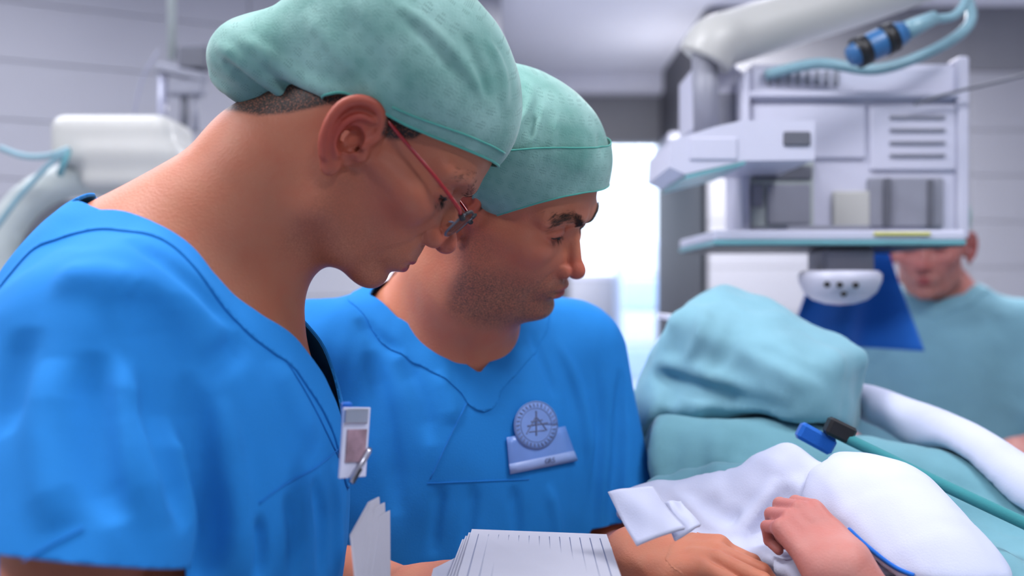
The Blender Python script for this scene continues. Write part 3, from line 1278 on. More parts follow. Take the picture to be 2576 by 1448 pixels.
def eye_mat():
    m, N, L, b = new_mat('eyeball')
    b.inputs['Roughness'].default_value = 0.08
    b.inputs['Base Color'].default_value = lin((120, 104, 96))
    tc = N.new('ShaderNodeTexCoord')
    n = N.new('ShaderNodeTexNoise')
    n.inputs['Scale'].default_value = 120
    L.new(tc.outputs['Object'], n.inputs['Vector'])
    r = N.new('ShaderNodeValToRGB')
    r.color_ramp.elements[0].color = lin((58, 44, 36))
    r.color_ramp.elements[1].color = lin((120, 104, 96))
    L.new(n.outputs['Fac'], r.inputs['Fac'])
    L.new(r.outputs['Color'], b.inputs['Base Color'])
    return m


M['eye'] = eye_mat()

# ---------------- doctor in front, in profile
H1 = dict(o=np.array([-0.119, 0.910, 1.641]), R=hrot(-1, 41, 3))
S1 = dict(HEAD0, nose=(119, -36), lipx=-7.0, lipz=-1.0, ear=(12, -5), chin=(75, -103), hairline=([-140, -110, -80, -60, -20, 10, 16, 26, 36, 44], [-84, -76, -60, -40, 10, 8, -4, 2, 12, 40]))


def cap1(q, p):
    d = ell(q, (-22, 0, 54), (120, 92, 94))
    d = smin(d, ell(q, (2, 0, 46), (91, 82, 62)), 20)
    d = smin(d, ellr(q, (-122, 0, -22), (50, 62, 42), roty(-0.5)), 40)
    d = d + 1.8 * wob(p, 3, 9.0, (1, 1, .35)) + 0.7 * wob(p, 4, 26.0, (1, 1, .4))
    # gathered ridges towards the tied back
    for pts, A, w in FOLDS1:
        d = d - A * np.exp(-(polydist(q, pts) / w) ** 2)
    return d


FOLDS1 = []
EDGE1 = np.array([(-175, -70), (-120, -66), (-90, -55), (-62, -34), (-45, -8), (-32, 6), (-18, 10), (2, 14), (25, 19), (48, 27), (75, 38), (95, 46), (130, 56)], float)
edge1 = lambda q: (np.interp(q[:, 0], EDGE1[:, 0], EDGE1[:, 1]).astype(f32) - q[:, 2])

T1 = dict(O=(-0.323, 0.895, 1.504), R=rotz(math.radians(4)),
          ells=[((0.00, 0, -0.14), (.165, .165, .19)), ((-0.015, 0, -0.32), (.178, .178, .30)), ((-0.08, 0, -0.58), (.165, .185, .2))],
          trap=(-0.01, 0, -0.005), trapr=0.075, sh=(0.0, 0.135, -0.045), hip=(-0.09, 0, -0.60))
Ra1 = np.array([[0.93, 0.25, -0.27], [-0.2, 0.96, 0.2], [0.3, -0.13, 0.94]])


def ortho(fwd, up):
    x = np.array(fwd, float)
    x /= np.linalg.norm(x)
    z = np.array(up, float)
    z -= x * (x @ z)
    z /= np.linalg.norm(z)
    return np.stack([x, np.cross(z, x), z], 1)


def folds1(p):
    d = 0.0042 * wob(p, 11, 7.0, (1, 1, .45)) + 0.0009 * wob(p, 12, 22.0, (1, 1, .5))
    return d.astype(f32)

NECK1 = [
    [((-.196, .91, 1.632), .056), ((-.224, .91, 1.612), .056), ((-.281, .905, 1.558), .057), ((-.332, .90, 1.510), .064)],
    [((-.190, .91, 1.590), .046), ((-.222, .908, 1.558), .050), ((-.250, .905, 1.505), .056)],
]
D1 = dict(
    H=H1, S=S1, T=T1, skin=M['skin_pink'], neck=NECK1, h=0.003, hf=.0018, brow_n=90, brow_l=5, brow_r=.18, brow_s=4,
    lo=(-.62, .52, .82), hi=(.12, 1.25, 1.80),
    label='man in blue scrubs, mint cap and red-templed glasses, in profile, head bowed',
    cap=cap1, cap_edge=edge1, cap_extra=None,
    cap_creases=[
        ([(545, 110), (640, 180), (720, 240), (795, 285)], -.012, .006), ([(600, 95), (700, 165), (800, 220), (880, 245)], -.010, .007), ([(515, 185), (610, 245), (700, 268)], -.008, .007),
        ([(560, 150), (640, 215), (730, 262)], .010, .006), ([(680, 200), (760, 240), (830, 262)], .008, .006),
        ([(985, 0), (1090, 80), (1180, 180), (1245, 290)], -.003, .006), ([(1000, 30), (1090, 110), (1160, 200)], .003, .007),
        ([(760, 30), (830, 110), (900, 190)], -.003, .008), ([(860, 20), (930, 120), (1000, 230)], .003, .008), ([(1150, 60), (1200, 160), (1230, 280)], .003, .006), ([(1220, 90), (1265, 180), (1270, 280)], -.003, .006),
    ], cap_uv=lambda q: (q[:, 0] * 0.9 + q[:, 1] * .3, q[:, 2] + np.abs(q[:, 1]) * .5),
    arms=[
        dict(joints=[np.array(v) for v in ((-.312, .755, 1.455), (-.300, .645, 1.185), (-.085, .725, 1.085))],
             R=ortho((.9, .25, -.1), (.2, -.6, .75)), hand=dict(side=1), sleeve=((-.312, .760, 1.450), (-.290, .672, 1.318), .074, .068),
             hem_n=np.array([-.10, -.25, -.95])),
        dict(joints=[np.array(v) for v in ((-.330, 1.020, 1.455), (-.330, 1.060, 1.185), (-.120, .98, 1.085))],
             R=ortho((.9, -.25, -.1), (.2, .6, .75)), hand=dict(side=-1), sleeve=((-.330, 1.015, 1.450), (-.330, 1.05, 1.30), .072, .066)),
    ],
    K=dict(back=(-.388, .895, 1.567), e1=np.array([.743, 0, -.67]), lat=np.array([0, 1., 0]),
           tab=[(0, 0), (.006, .05), (.04, .078), (.085, .088), (.143, .088), (.195, .070), (.225, .052), (.28, .022), (.318, 0)]),
    zmin=0.90, slo=(-.62, .5, .86), shi=(.02, 1.3, 1.66), sy0=0.5, folds=folds1,
    creases=[
        ([(492, 925), (500, 1050), (508, 1200), (515, 1330), (512, 1470)], .014, .0065), ([(390, 730), (425, 860), (450, 1000), (460, 1120)], .008, .028),
        ([(490, 930), (500, 1050), (510, 1200), (520, 1330), (515, 1460)], .020, .012),
        ([(495, 935), (450, 860), (395, 780), (330, 720)], .007, .014),
        ([(500, 935), (560, 900), (620, 850)], .004, .012),
        ([(545, 1000), (570, 1150), (590, 1300), (600, 1460)], -.006, .012),
        ([(420, 920), (410, 1060), (440, 1200), (470, 1330)], .007, .013),
        ([(330, 880), (320, 1020), (350, 1180), (400, 1330)], -.005, .013),
        ([(240, 880), (240, 1020), (260, 1200), (300, 1320)], .006, .010),
        ([(130, 900), (110, 1050), (120, 1200), (150, 1330)], -.005, .012),
        ([(60, 820), (30, 950), (10, 1100)], .005, .012),
        ([(320, 600), (420, 660), (520, 740), (600, 830)], .004, .010),
        ([(120, 700), (240, 690), (360, 720)], -.004, .014),
        ([(640, 1290), (650, 1380), (655, 1460)], .004, .006), ([(720, 1240), (740, 1340), (745, 1460)], .004, .006),
        ([(790, 1200), (810, 1320), (815, 1460)], .005, .006), ([(835, 1160), (850, 1300), (850, 1450)], -.004, .007),
        ([(690, 900), (740, 1010), (790, 1130)], -.003, .016),
    ],
    seams=[[(600, 765), (640, 800), (700, 880), (780, 1010), (850, 1150)], [(880, 1100), (800, 1170), (720, 1215), (650, 1265)],
           [(210, 1330), (130, 1372), (60, 1412)]],
)


def cap1_extra(f, c, capo, H):
    """Stitched line above the hem of the front edge."""
    for s_ in (-1, 1):
        g = [(x, s_ * y, np.interp(x, EDGE1[:, 0], EDGE1[:, 1]) + 9 + 5 * (x / 95)) for x, y in ((8, 84), (25, 83), (45, 77), (65, 64), (82, 42), (91, 18))]
        q = project(f, to_world(np.array(spline(g, 5)), H), 8)
        gg = grad(f, q)
        q = q + gg / np.maximum(vlen(gg), .3)[:, None] * .0004
        MB().tube(list(q), .0009, n=6).build('seam', M['cap_hem'], capo, smooth=True)


D1['cap_extra'] = cap1_extra
person1 = make_person(D1)

# ---------------- doctor behind, turned towards us
H2 = dict(o=np.array([-0.004, 1.135, 1.607]), R=hrot(20, 27, 15))
S2 = dict(HEAD0, nose=(118, -43), lipx=-2.0, lipz=-1.0, jaw=1.03, hairline=([-140, -110, -80, -20, 5, 14], [-78, -72, -52, 20, -10, 20]))


def cap2(q, p):
    d = ell(q, (-18, 0, 58), (116, 90, 84))
    d = smin(d, ell(q, (6, 0, 30), (95, 81, 50)), 16)
    d = d + 1.2 * wob(p, 31, 9.0, (1, 1, .4)) + 0.5 * wob(p, 32, 26.0, (1, 1, .4))
    for pts, A, w in FOLDS2:
        d = d - A * np.exp(-(polydist(q, pts) / w) ** 2)
    return d


FOLDS2 = []
EDGE2 = np.array([(-175, -60), (-110, -60), (-60, -48), (-25, -36), (0, -22), (20, -6), (40, 12), (60, 29), (80, 44), (96, 53), (130, 62)], float)
edge2 = lambda q: (np.interp(q[:, 0], EDGE2[:, 0], EDGE2[:, 1]).astype(f32) - q[:, 2])
T2 = dict(O=(-0.085, 1.270, 1.455), R=rotz(math.radians(-68)),
          ells=[((0.005, 0, -0.15), (.135, .185, .19)), ((0.0, 0, -0.33), (.145, .185, .30)), ((-0.03, 0, -0.56), (.15, .19, .2))],
          trap=(-0.01, 0, -0.005), trapr=0.075, sh=(0.0, 0.165, -0.04), hip=(-0.04, 0, -0.57))


def folds2(p):
    d = 0.0034 * wob(p, 21, 7.0, (1, 1, .4)) + 0.0008 * wob(p, 22, 22.0, (1, 1, .5))
    return d.astype(f32)

NECK2 = [
    [((-.050, 1.167, 1.568), .056), ((-.068, 1.200, 1.520), .057), ((-.088, 1.262, 1.455), .066)],
    [((-.015, 1.130, 1.535), .040), ((-.040, 1.165, 1.490), .048), ((-.062, 1.21, 1.440), .055)],
]
D2 = dict(
    H=H2, S=S2, T=T2, skin=M['skin_tan'], neck=NECK2, h=0.0028, hf=.0018, brow_n=700, brow_l=8, brow_s=3.6, brow_r=.16,
    lo=(-.45, .66, .82), hi=(.42, 1.60, 1.80),
    label='man in blue scrubs and mint cap, face turned towards us, reading, hand on paper',
    cap=cap2, cap_edge=edge2,
    cap_creases=[
        ([(1342, 205), (1325, 275), (1290, 335), (1245, 405), (1205, 480), (1185, 540)], -.005, .005), ([(1320, 240), (1300, 300), (1265, 360)], .003, .005),
        ([(1368, 262), (1352, 330), (1332, 400), (1318, 445)], -.0035, .004), ([(1345, 290), (1330, 350)], .003, .004),
        ([(1400, 290), (1392, 360), (1380, 410)], -.002, .004), ([(1460, 330), (1465, 400), (1450, 440)], -.002, .006), ([(1510, 330), (1505, 400)], .002, .006),
    ], cap_uv=lambda q: (q[:, 0] * 0.8 + q[:, 1] * .7, q[:, 2]),
    arms=[
        dict(joints=[np.array(v) for v in ((-.252, 1.205, 1.41), (-.235, 1.200, 1.150), (-.105, .985, 1.195))],
             R=ortho((.55, -.75, .3), (-.5, -.1, .8)), hand=dict(side=1, curl=.45), sleeve=((-.252, 1.205, 1.405), (-.25, 1.195, 1.235), .070, .068)),
        dict(joints=[np.array(v) for v in ((.082, 1.335, 1.41), (.142, 1.275, 1.135), (.118, .985, 1.236))],
             R=ortho((.80, -.58, .10), (-.05, -.25, 1)), hand=dict(side=-1, curl=(.35, .5, .6, .7), spread=.13), sleeve=((.082, 1.335, 1.405), (.125, 1.295, 1.195), .070, .066)),
    ],
    K=dict(back=tuple(np.array((-0.085, 1.270, 1.455)) + rotz(math.radians(-68)) @ [-.088, 0, .040]),
           e1=rotz(math.radians(-68)) @ [.919, 0, -.393], lat=rotz(math.radians(-68)) @ [0, 1., 0],
           tab=[(0, 0), (.006, .055), (.03, .082), (.06, .090), (.10, .064), (.20, .022), (.25, 0)]),
    zmin=0.86, slo=(-.45, .95, .82), shi=(.32, 1.6, 1.62), sy0=0.97, folds=folds2, undershirt=True, fold_gain=1.5,
    neck_px=[(930, 742), (1000, 795), (1070, 845), (1140, 895), (1206, 941)],
    creases=[
        ([(1562, 930), (1560, 1040), (1556, 1150), (1545, 1280), (1540, 1450)], .012, .008),
        ([(1400, 850), (1450, 960), (1480, 1080), (1490, 1220)], -.004, .008),
        ([(1330, 830), (1370, 920), (1400, 1000)], .004, .007),
        ([(1500, 900), (1510, 1050), (1500, 1200), (1490, 1350)], .004, .007),
        ([(1290, 1220), (1300, 1300), (1310, 1400)], .005, .007), ([(1380, 1215), (1400, 1300), (1410, 1400)], -.004, .008),
        ([(1190, 1215), (1185, 1300), (1170, 1400)], .004, .007), ([(1110, 1215), (1100, 1300), (1090, 1400)], .004, .007),
        ([(1010, 900), (1060, 1000), (1090, 1120)], .004, .010), ([(930, 880), (960, 1000), (985, 1150), (1000, 1300)], .006, .010),
        ([(1100, 930), (1130, 1000), (1140, 1070)], -.003, .010), ([(900, 800), (950, 850), (1010, 890)], .004, .008),
    ],
    seams=[[(1212, 945), (1150, 1060), (1082, 1205)], [(1075, 1215), (1200, 1210), (1330, 1205)]],
)


def cap2_extra(f, c, capo, H):
    """Turned-up brim: a second layer lying outside the cap, edge to fold line."""
    bf = lambda p: f(p) - 0.0035
    bc = lambda p: np.maximum(c(p), -(c(p) + np.interp(to_local(p, H)[:, 0], [-40, 0, 45, 96], [.100, .088, .070, .046]).astype(f32)))
    V, F = mesh_sdf(bf, np.array(H['o']) - .25, np.array(H['o']) + .25, 0.0026)
    V, F = clip_mesh(V, F, bc, bf)
    q = to_local(V, H)
    b = build('brim', V, F, M['cap'], capo, attrs=dict(cu=q[:, 0] * .8 + q[:, 1] * .7, cv=q[:, 2]), solid=0.0006)
    for lp in boundary_loops(F):
        pts = V[lp][::2]
        if len(pts) > 40:
            MB().tube(list((np.roll(pts, 1, 0) + pts + np.roll(pts, -1, 0)) / 3), 0.0009, n=6, closed=True).build('hem', M['cap_hem'], b, smooth=True)


D2['cap_extra'] = cap2_extra
person2 = make_person(D2)
# ------------------------------------------------------------------ room


def struct(name, m, mb, parent=None):
    o = mb.build(name, m, parent)
    if parent is None:
        o['kind'] = 'structure'
    return o


ZC = 2.75
LAMP_LABELS = ['long ceiling light above the two men in blue', 'ceiling light above the white equipment pendant', 'ceiling light near the slanted panelled wall',
               'ceiling light behind the camera on the left', 'added fill light behind the camera on the right', 'added unseen fill light over the draped operating table', 'small ceiling light in front of the alcove', 'added unseen light brightening the corridor behind the door']
struct('floor', M['floor'], MB().box((0, 3.5, -0.05), (3.2, 5.5, 0.05)))
struct('ceiling', M['ceiling'], MB().box((0, 2.2, ZC + 0.05), (3.2, 4.2, 0.05)))
# slanted left wall, from far left to the mouth of the alcove
A0 = np.array([-2.9, 2.825])
A1 = np.array([-0.05, 4.25])
dA = (A1 - A0) / np.linalg.norm(A1 - A0)
LA = np.linalg.norm(A1 - A0)
angA = math.atan2(dA[1], dA[0])
RA = rotz(angA)
midA = (A0 + A1) / 2
nA = np.array([-dA[1], dA[0]])
wl = struct('wall_left', M['wall_base'], MB().box((midA[0] + nA[0] * .06, midA[1] + nA[1] * .06, ZC / 2), (LA / 2, .05, ZC / 2), RA))
tile = None


def panel_row(parent, a0, direction, length, z0, z1, ncol, m, normal, gap=.0026, shift=0.0):
    pw = length / ncol
    for k in range(ncol):
        c = np.array(a0) + np.array(direction) * (k + .5) * pw
        R = rotz(math.atan2(direction[1], direction[0]))
        zc = (z0 + z1) / 2
        q = np.array([c[0] - normal[0] * .0, c[1] - normal[1] * .0, zc])
        MB().box(q, (pw / 2 - gap / 2, .012, (z1 - z0) / 2 - gap / 2), R, bev=.002).build('panel', m, parent)


zs = [0.05 + .2025 * k for k in range(13)] + [ZC - .002]
for i in range(len(zs) - 1):
    if zs[i] > 1.0:
        panel_row(wl, A0, dA, LA, zs[i], zs[i + 1], 3, M['wall'], nA)
    elif i in (0, 2):
        pass
MB().box((midA[0], midA[1], (zs[0] + zs[5]) / 2), (LA / 2, .012, (zs[5] - zs[0]) / 2 - .002), RA).build('panel', M['wall'], wl)
# alcove beyond the corner: its left side, the door wall, the grey right side
YD = 5.86
struct('wall_alcove_left', M['wall'], MB().box((-.10, (4.33 + YD) / 2, ZC / 2), (.05, (YD - 4.33) / 2, ZC / 2)))
xl, xr = 0.30, 0.871
dz = P(1600, 360, YD)[2] + .04
doorwall = MB()
doorwall.box(((-.05 + xl) / 2, YD + .06, ZC / 2), ((xl + .05) / 2, .06, ZC / 2))
doorwall.box(((xl + xr) / 2, YD + .06, (dz + ZC) / 2), ((xr - xl) / 2, .06, (ZC - dz) / 2))
struct('wall_back', M['wall_grey'], doorwall)
struct('trim_beam', M['ceiling'], MB().box(((-.05 + xr) / 2, YD - .06, ZC - .06), ((xr + .05) / 2, .06, .058)))
df = MB()
df.box((xl + .02, YD + .06, dz / 2), (.02, .07, dz / 2), bev=.004)
df.box(((xl + xr) / 2, YD + .06, dz - .02), ((xr - xl) / 2, .07, .02), bev=.004)
struct('door_1', M['wall_grey'], df)
YR = 4.43
ws = struct('wall_side', M['wall_dark'], MB().box((xr + .06, (YR + .012 + YD + .12) / 2, ZC / 2), (.06, (YD + .12 - YR - .012) / 2, ZC / 2)))
wr = struct('wall_right', M['wall_base'], MB().box(((xr + 3.2) / 2 + .0, YR + .06, ZC / 2), ((3.2 - xr) / 2, .05, ZC / 2)))
zr = [0.05, 0.58, 0.98, 1.19, 1.392, 1.592, 1.795, 1.998, 2.2, 2.46, ZC - .002]
for i in range(len(zr) - 1):
    panel_row(wr, (xr, YR), (1, 0), 3.2 - xr, zr[i], zr[i + 1], 2, M['wall'] if zr[i] < 2.4 else M['wall_grey'], (0, 1))
struct('wall_far_left', M['wall'], MB().box((-2.95, .4, ZC / 2), (.05, 2.5, ZC / 2)))
struct('wall_far_right', M['wall'], MB().box((3.15, 1.2, ZC / 2), (.05, 3.3, ZC / 2)))
struct('wall_behind', M['wall'], MB().box((0, -2.05, ZC / 2), (3.2, .05, ZC / 2)))
# room beyond the door with its bright window
bz = MB()
YW = 8.6
bz.box((-.9, (YD + YW) / 2 + .06, 1.5), (.05, (YW - YD) / 2, 1.5))
bz.box((2.6, (YD + YW) / 2 + .06, 1.5), (.05, (YW - YD) / 2, 1.5))
struct('wall_corridor', M['wall'], bz)
struct('ceiling_corridor', M['ceiling'], MB().box((.85, (YD + YW) / 2 + .06, 3.02), (1.8, (YW - YD) / 2, .05)))
wz0, wz1 = P(1500, 700, YW)[2], 2.95
wx1 = P(1660, 590, YW)[0] + .3
wb = MB()
wb.box((.85, YW + .06, wz0 / 2), (1.8, .06, wz0 / 2))
struct('wall_corridor_end', M['wall'], wb)
wf = MB()
for x in (-.85, .55, 1.55, 2.5):
    wf.box((x, YW + .03, (wz0 + wz1) / 2), (.03, .03, (wz1 - wz0) / 2), bev=.005)
wf.box((.85, YW + .03, wz0 + .02), (1.8, .04, .02), bev=.005)
w1 = struct('window_1', M['white'], wf)
MB().box((.85, YW + .03, (wz0 + wz1) / 2), (1.74, .004, (wz1 - wz0) / 2 - .01)).build('pane', M['glass'], w1)
# ceiling luminaires, added fill lamps among them
for i, (x, y, sx, sy, w) in enumerate(LAMPS):
    ZL, ZC0 = (ZC, ZC) if y < 6 else (2.97, ZC)
    t = thing('ceiling_light', LAMP_LABELS[i], 'lamp', (x, y, ZL))
    fr = MB()
    for sgn in (-1, 1):
        fr.box((x + sgn * (sx / 2 + .015), y, ZL - .012), (.015, sy / 2 + .03, .012))
        fr.box((x, y + sgn * (sy / 2 + .015), ZL - .012), (sx / 2, .015, .012))
    fr.build('frame', M['white'], t)
    MB().box((x, y, ZL - .008), (sx / 2, sy / 2, .006)).build('diffuser', M['lamp'], t)

#@@PART5

wlm = thing('added_uplight', 'added uplight hidden behind the pendant, brightening the alcove ceiling', 'lamp', (0.79, 4.90, 2.2))  # body of the added uplight, kept out of view behind the pendant
MB().box((0.79, 4.90, 2.19), (.06, .28, .03), bev=.008).build('housing', M['white'], wlm)
MB().box((0.79, 4.90, 2.224), (.02, .20, .004)).build('diffuser', M['lamp'], wlm)
MB().box((0.861, 4.90, 2.19), (.010, .06, .04), bev=.002).build('bracket', M['grey'], wlm)
# ------------------------------------------------------------------ helpers for the rest


def quadbox(mb, pxs, Y, depth, bev=0.003):
    """Box whose front face fills the pixel rectangle x0, y0, x1, y1 at depth Y, going depth metres back."""
    x0, y0, x1, y1 = pxs
    a = P(x0, y1, Y)
    b = P(x1, y0, Y)
    return mb.box(((a[0] + b[0]) / 2, Y + depth / 2, (a[2] + b[2]) / 2), ((b[0] - a[0]) / 2, depth / 2, (b[2] - a[2]) / 2), bev=bev)


def qb(name, pxs, Y, depth, m, parent, bev=0.003):
    return quadbox(MB(), pxs, Y, depth, bev).build(name, m, parent)


def px(pts, Y):
    return [P(x, y, Y if np.isscalar(Y) else Y[i]) for i, (x, y) in enumerate(pts)]


def sdf_thing(name, f, lo, hi, h, m, parent=None, label=None, cat=None, solid=0):
    V, F = mesh_sdf(f, lo, hi, h)
    o = build(name, V, F, m, parent, solid=solid)
    if label:
        set_props(o, label, cat)
    return o


def grid(name, fxyz, nu, nv, m, parent=None, thick=0.003):
    U, Vv = np.meshgrid(np.linspace(0, 1, nu), np.linspace(0, 1, nv), indexing='ij')
    pts = np.array([fxyz(u, v) for u, v in zip(U.ravel(), Vv.ravel())])
    F = [(i * nv + j, i * nv + j + 1, (i + 1) * nv + j + 1, (i + 1) * nv + j) for i in range(nu - 1) for j in range(nv - 1)]
    o = build(name, pts, np.array(F), m, parent, solid=thick)
    o.modifiers['thickness'].offset = 0
    return o


def text_mesh(s, size, m, name, loc, xdir, ydir, parent, depth=0.0002):
    cu = bpy.data.curves.new(name, 'FONT')
    cu.body = s
    cu.size = size
    cu.align_x = 'CENTER'
    cu.align_y = 'CENTER'
    cu.extrude = depth
    o = bpy.data.objects.new(name, cu)
    cu.materials.append(m)
    COL.objects.link(o)
    x = Vector(xdir).normalized()
    y = Vector(ydir)
    y = (y - x * x.dot(y)).normalized()
    z = x.cross(y)
    o.matrix_world = Matrix(((x[0], y[0], z[0], loc[0]), (x[1], y[1], z[1], loc[1]), (x[2], y[2], z[2], loc[2]), (0, 0, 0, 1)))
    dg = bpy.context.evaluated_depsgraph_get()
    me = bpy.data.meshes.new_from_object(o.evaluated_get(dg))
    mw = o.matrix_world.copy()
    bpy.data.objects.remove(o)
    o = bpy.data.objects.new(name, me)
    COL.objects.link(o)
    o.matrix_world = mw
    if parent is not None:
        o.parent = parent
        o.matrix_parent_inverse = Matrix.Translation(parent.location).inverted()
    return o


# ------------------------------------------------------------------ glasses of the man in front
hw = lambda x, y, z: to_world(np.array([x, y, z]), H1)
gl = thing('glasses', 'dark red framed glasses on the nose of the man in profile', 'glasses', hw(95, 0, 0))
for s in (-1, 1):
    MB().tube([hw(*q) for q in spline([(107, s * 63, -7), (100, s * 68, -3.5), (70, s * 73, 3), (30, s * 78, 9), (12, s * 80, 12), (2, s * 78, 13), (-8, s * 76, 4)], 6)],
              0.0017, n=8).build('temple', M['red'], gl, smooth=True)
    h_ = MB()
    h_.tube([hw(107, s * 63, -7), hw(111, s * 58, -9)], 0.0026, n=8)
    h_.build('hinge', M['black'], gl)
    ring = []
    for k in range(40):
        t = 2 * math.pi * k / 40
        e = 0.72
        cx_ = math.copysign(abs(math.cos(t)) ** e, math.cos(t)) * 25
        cz_ = math.copysign(abs(math.sin(t)) ** e, math.sin(t)) * 15
        ring.append((110 - abs(s * 33 + cx_) * 0.05 - 0.12 * (-cz_) + 1, s * 33 + cx_, -15 + cz_))
    MB().tube([hw(*q) for q in ring], 0.0011, n=6, closed=True).build('rim', M['dgrey'], gl, smooth=True)
    MB().tube([hw(*q) for q in ring if q[2] > -6], 0.0016, n=6).build('brow_bar', M['black'], gl, smooth=True)
    MB().prism([hw(*q) for q in ring], np.array(H1['R'])[:, 0] * 0.0012).build('lens', M['glass'], gl)
    pad = MB()
    pad.tube([hw(109, s * 9, -12), hw(105, s * 10, -17), hw(102, s * 11, -19)], 0.0008, n=6)
    pad.lathe([(.0005, -.001), (.003, 0), (.0005, .001)], hw(101, s * 11, -19), n=10)
    pad.build('nose_pad', M['clear'], gl, smooth=True)
MB().tube([hw(*q) for q in spline([(110, -9, -11), (113, 0, -8), (110, 9, -11)], 6)], 0.0012, n=6).build('bridge', M['black'], gl, smooth=True)

# ------------------------------------------------------------------ badge, pen and papers on the chest of the man in front
sh1 = D1['shirt']
bx = np.array([1.0, 0, 0])
bd = thing('name_badge', 'white name badge clipped to the neckline of the man in profile', 'badge', P(885, 1100, .80))
c0 = P(888, 1050, .80)
Rb = rotz(0.95) @ roty(0.10)
MB().box(P(892, 1112, .80), (.015, .0012, .028), Rb, bev=.0008).build('card', M['card'], bd)
MB().box(P(892, 1120, .80) + Rb @ [0, -.0016, 0], (.011, .0006, .013), Rb).build('photo', M['photo'], bd)
MB().box(P(893, 1046, .80), (.013, .003, .006), Rb, bev=.001).build('clip', M['steel'], bd)
MB().box(P(872, 1052, .80), (.004, .004, .013), rotz(.3), bev=.001).build('clip_jaw', M['blue_cloth'], bd)
pen = thing('pen', 'slim silver pen in the chest pocket under the badge', 'pen', P(900, 1190, .80))
a, b = P(882, 1212, .79), P(930, 1128, .81)
MB().tube([a, a * .1 + b * .9, b], [.0028, .0028, .0022], n=10).build('barrel', M['steel'], pen, smooth=True)
MB().tube([a + [.003, -.003, 0], a * .6 + b * .4 + [.003, -.003, 0]], .0009, n=6).build('pocket_clip', M['black'], pen)
fp = thing('folded_papers', 'folded white papers sticking out of the chest pocket below the pen', 'papers', P(915, 1380, .80))
for k, (dx, dy) in enumerate(((0, 0), (14, 14), (27, 34))):
    poly = [P(880 + dx, 1345 + dy, .80 + .006 * k), P(926 + dx, 1262 + dy, .812 + .006 * k), P(950 + dx, 1250 + dy, .83 + .006 * k), P(962 + dx * .6, 1470, .825 + .006 * k), P(896 + dx, 1500, .79 + .006 * k)]
    MB().prism(poly, (.0012, .0022, 0)).build('sheet', M['paper'], fp)

# ------------------------------------------------------------------ badge and printed seal on the shirt of the man behind
sh2 = D2['shirt']
on = lambda x, y, lift=0.0: ray_hit(sh2, x, y, .98, 1.26, lift)[0]
cq = on(1352, 1110)
bd2 = thing('name_badge', 'pale see-through badge card on the chest of the man facing us', 'badge', cq)


def patch(quad, lift, nu, nv):
    q = [np.array(a, float) for a in quad]
    return lambda u, v: on(*((q[0] * (1 - u) + q[1] * u) * (1 - v) + (q[3] * (1 - u) + q[2] * u) * v), lift)


grid('card', patch(((1272, 1100), (1416, 1072), (1447, 1158), (1280, 1192)), .0030, 9, 6), 9, 6, M['badge'], bd2, .0010)
grid('label_strip', patch(((1277, 1166), (1437, 1133), (1447, 1157), (1281, 1190)), .0040, 9, 2), 9, 3, M['badge_strip'], bd2, .0005)
ex = on(1410, 1150) - on(1330, 1166)
ey = on(1372, 1140) - on(1376, 1172)
text_mesh('GR:S', .0085, M['print_grey'], 'lettering', on(1376, 1158, .0052), ex, ey, bd2)
scx, scy, sr = 1342, 1070, 57


def disc_pt(r, a, lift):
    return on(scx + sr * r * math.cos(a) * .95, scy - sr * r * math.sin(a) * 1.06, lift)


seal = grid('printed_seal', lambda u, v: disc_pt(.02 + .98 * v, 2 * math.pi * u, .0046), 33, 5, M['seal'], bd2, .0005)
sl = MB()
for r_ in (.97, .70):
    sl.tube([disc_pt(r_, 2 * math.pi * k / 32, .0050) for k in range(32)], .00035, n=4, closed=True)
for k in range(30):
    a_ = 2 * math.pi * k / 30
    sl.tube([disc_pt(.76, a_, .0050), disc_pt(.90, a_ + .04, .0050)], .0006 if k % 3 else .0008, n=4)
for p0, p1, r_ in (((0, .62), (0, -.46), .0012), ((0, .38), (-.42, -.38), .0009), ((0, .38), (.46, -.22), .0009), ((-.38, -.04), (.5, .1), .0010), ((-.22, .15), (.27, .23), .0008), ((-.3, -.3), (.38, -.22), .0008)):
    sl.tube([on(scx + sr * p0[0], scy - sr * p0[1], .0050), on(scx + sr * p1[0], scy - sr * p1[1], .0050)], r_, n=4)
sl.build('seal_print', M['print_grey'], seal)

# ------------------------------------------------------------------ papers being read, gauze in the hand
pp = thing('document', 'stack of white ruled paper sheets held low before the two men', 'papers', P(1360, 1390, .86))
for k in range(4):
    z = .003 * k
    c = [P(1187 + 8 * k - 24, 1326 + 2 * k, .955), P(1538 - 4 * k, 1345, .955), P(1600, 1560, .74), P(1100 - 30 + 16 * k, 1560, .74)]
    c = [q - np.array([0, 0, .004 * (3 - k)]) for q in c]
    MB().prism(c, (0, 0, .0008)).build('sheet', M['paper'], pp)
    if k == 3:
        ln = MB()
        for t in np.linspace(.06, .94, 13):
            a = c[0] * (1 - t) + c[1] * t
            b = c[3] * (1 - t) + c[2] * t
            ln.tube([a * .93 + b * .07 + [0, 0, .0009], a * .3 + b * .7 + [0, 0, .0009]], .0005, n=4)
        ln.build('ruled_lines', M['print_grey'], pp)
pc = [P(1090, 1415, .90), P(1185, 1368, .93), P(1180, 1560, .75), P(1050, 1560, .76)]
side_sheet = MB().prism([q - np.array([0, 0, .006]) for q in pc], (0, 0, .0008)).build('loose_sheet', M['paper'])
set_props(side_sheet, 'loose white sheet sticking out left of the paper stack', 'paper')


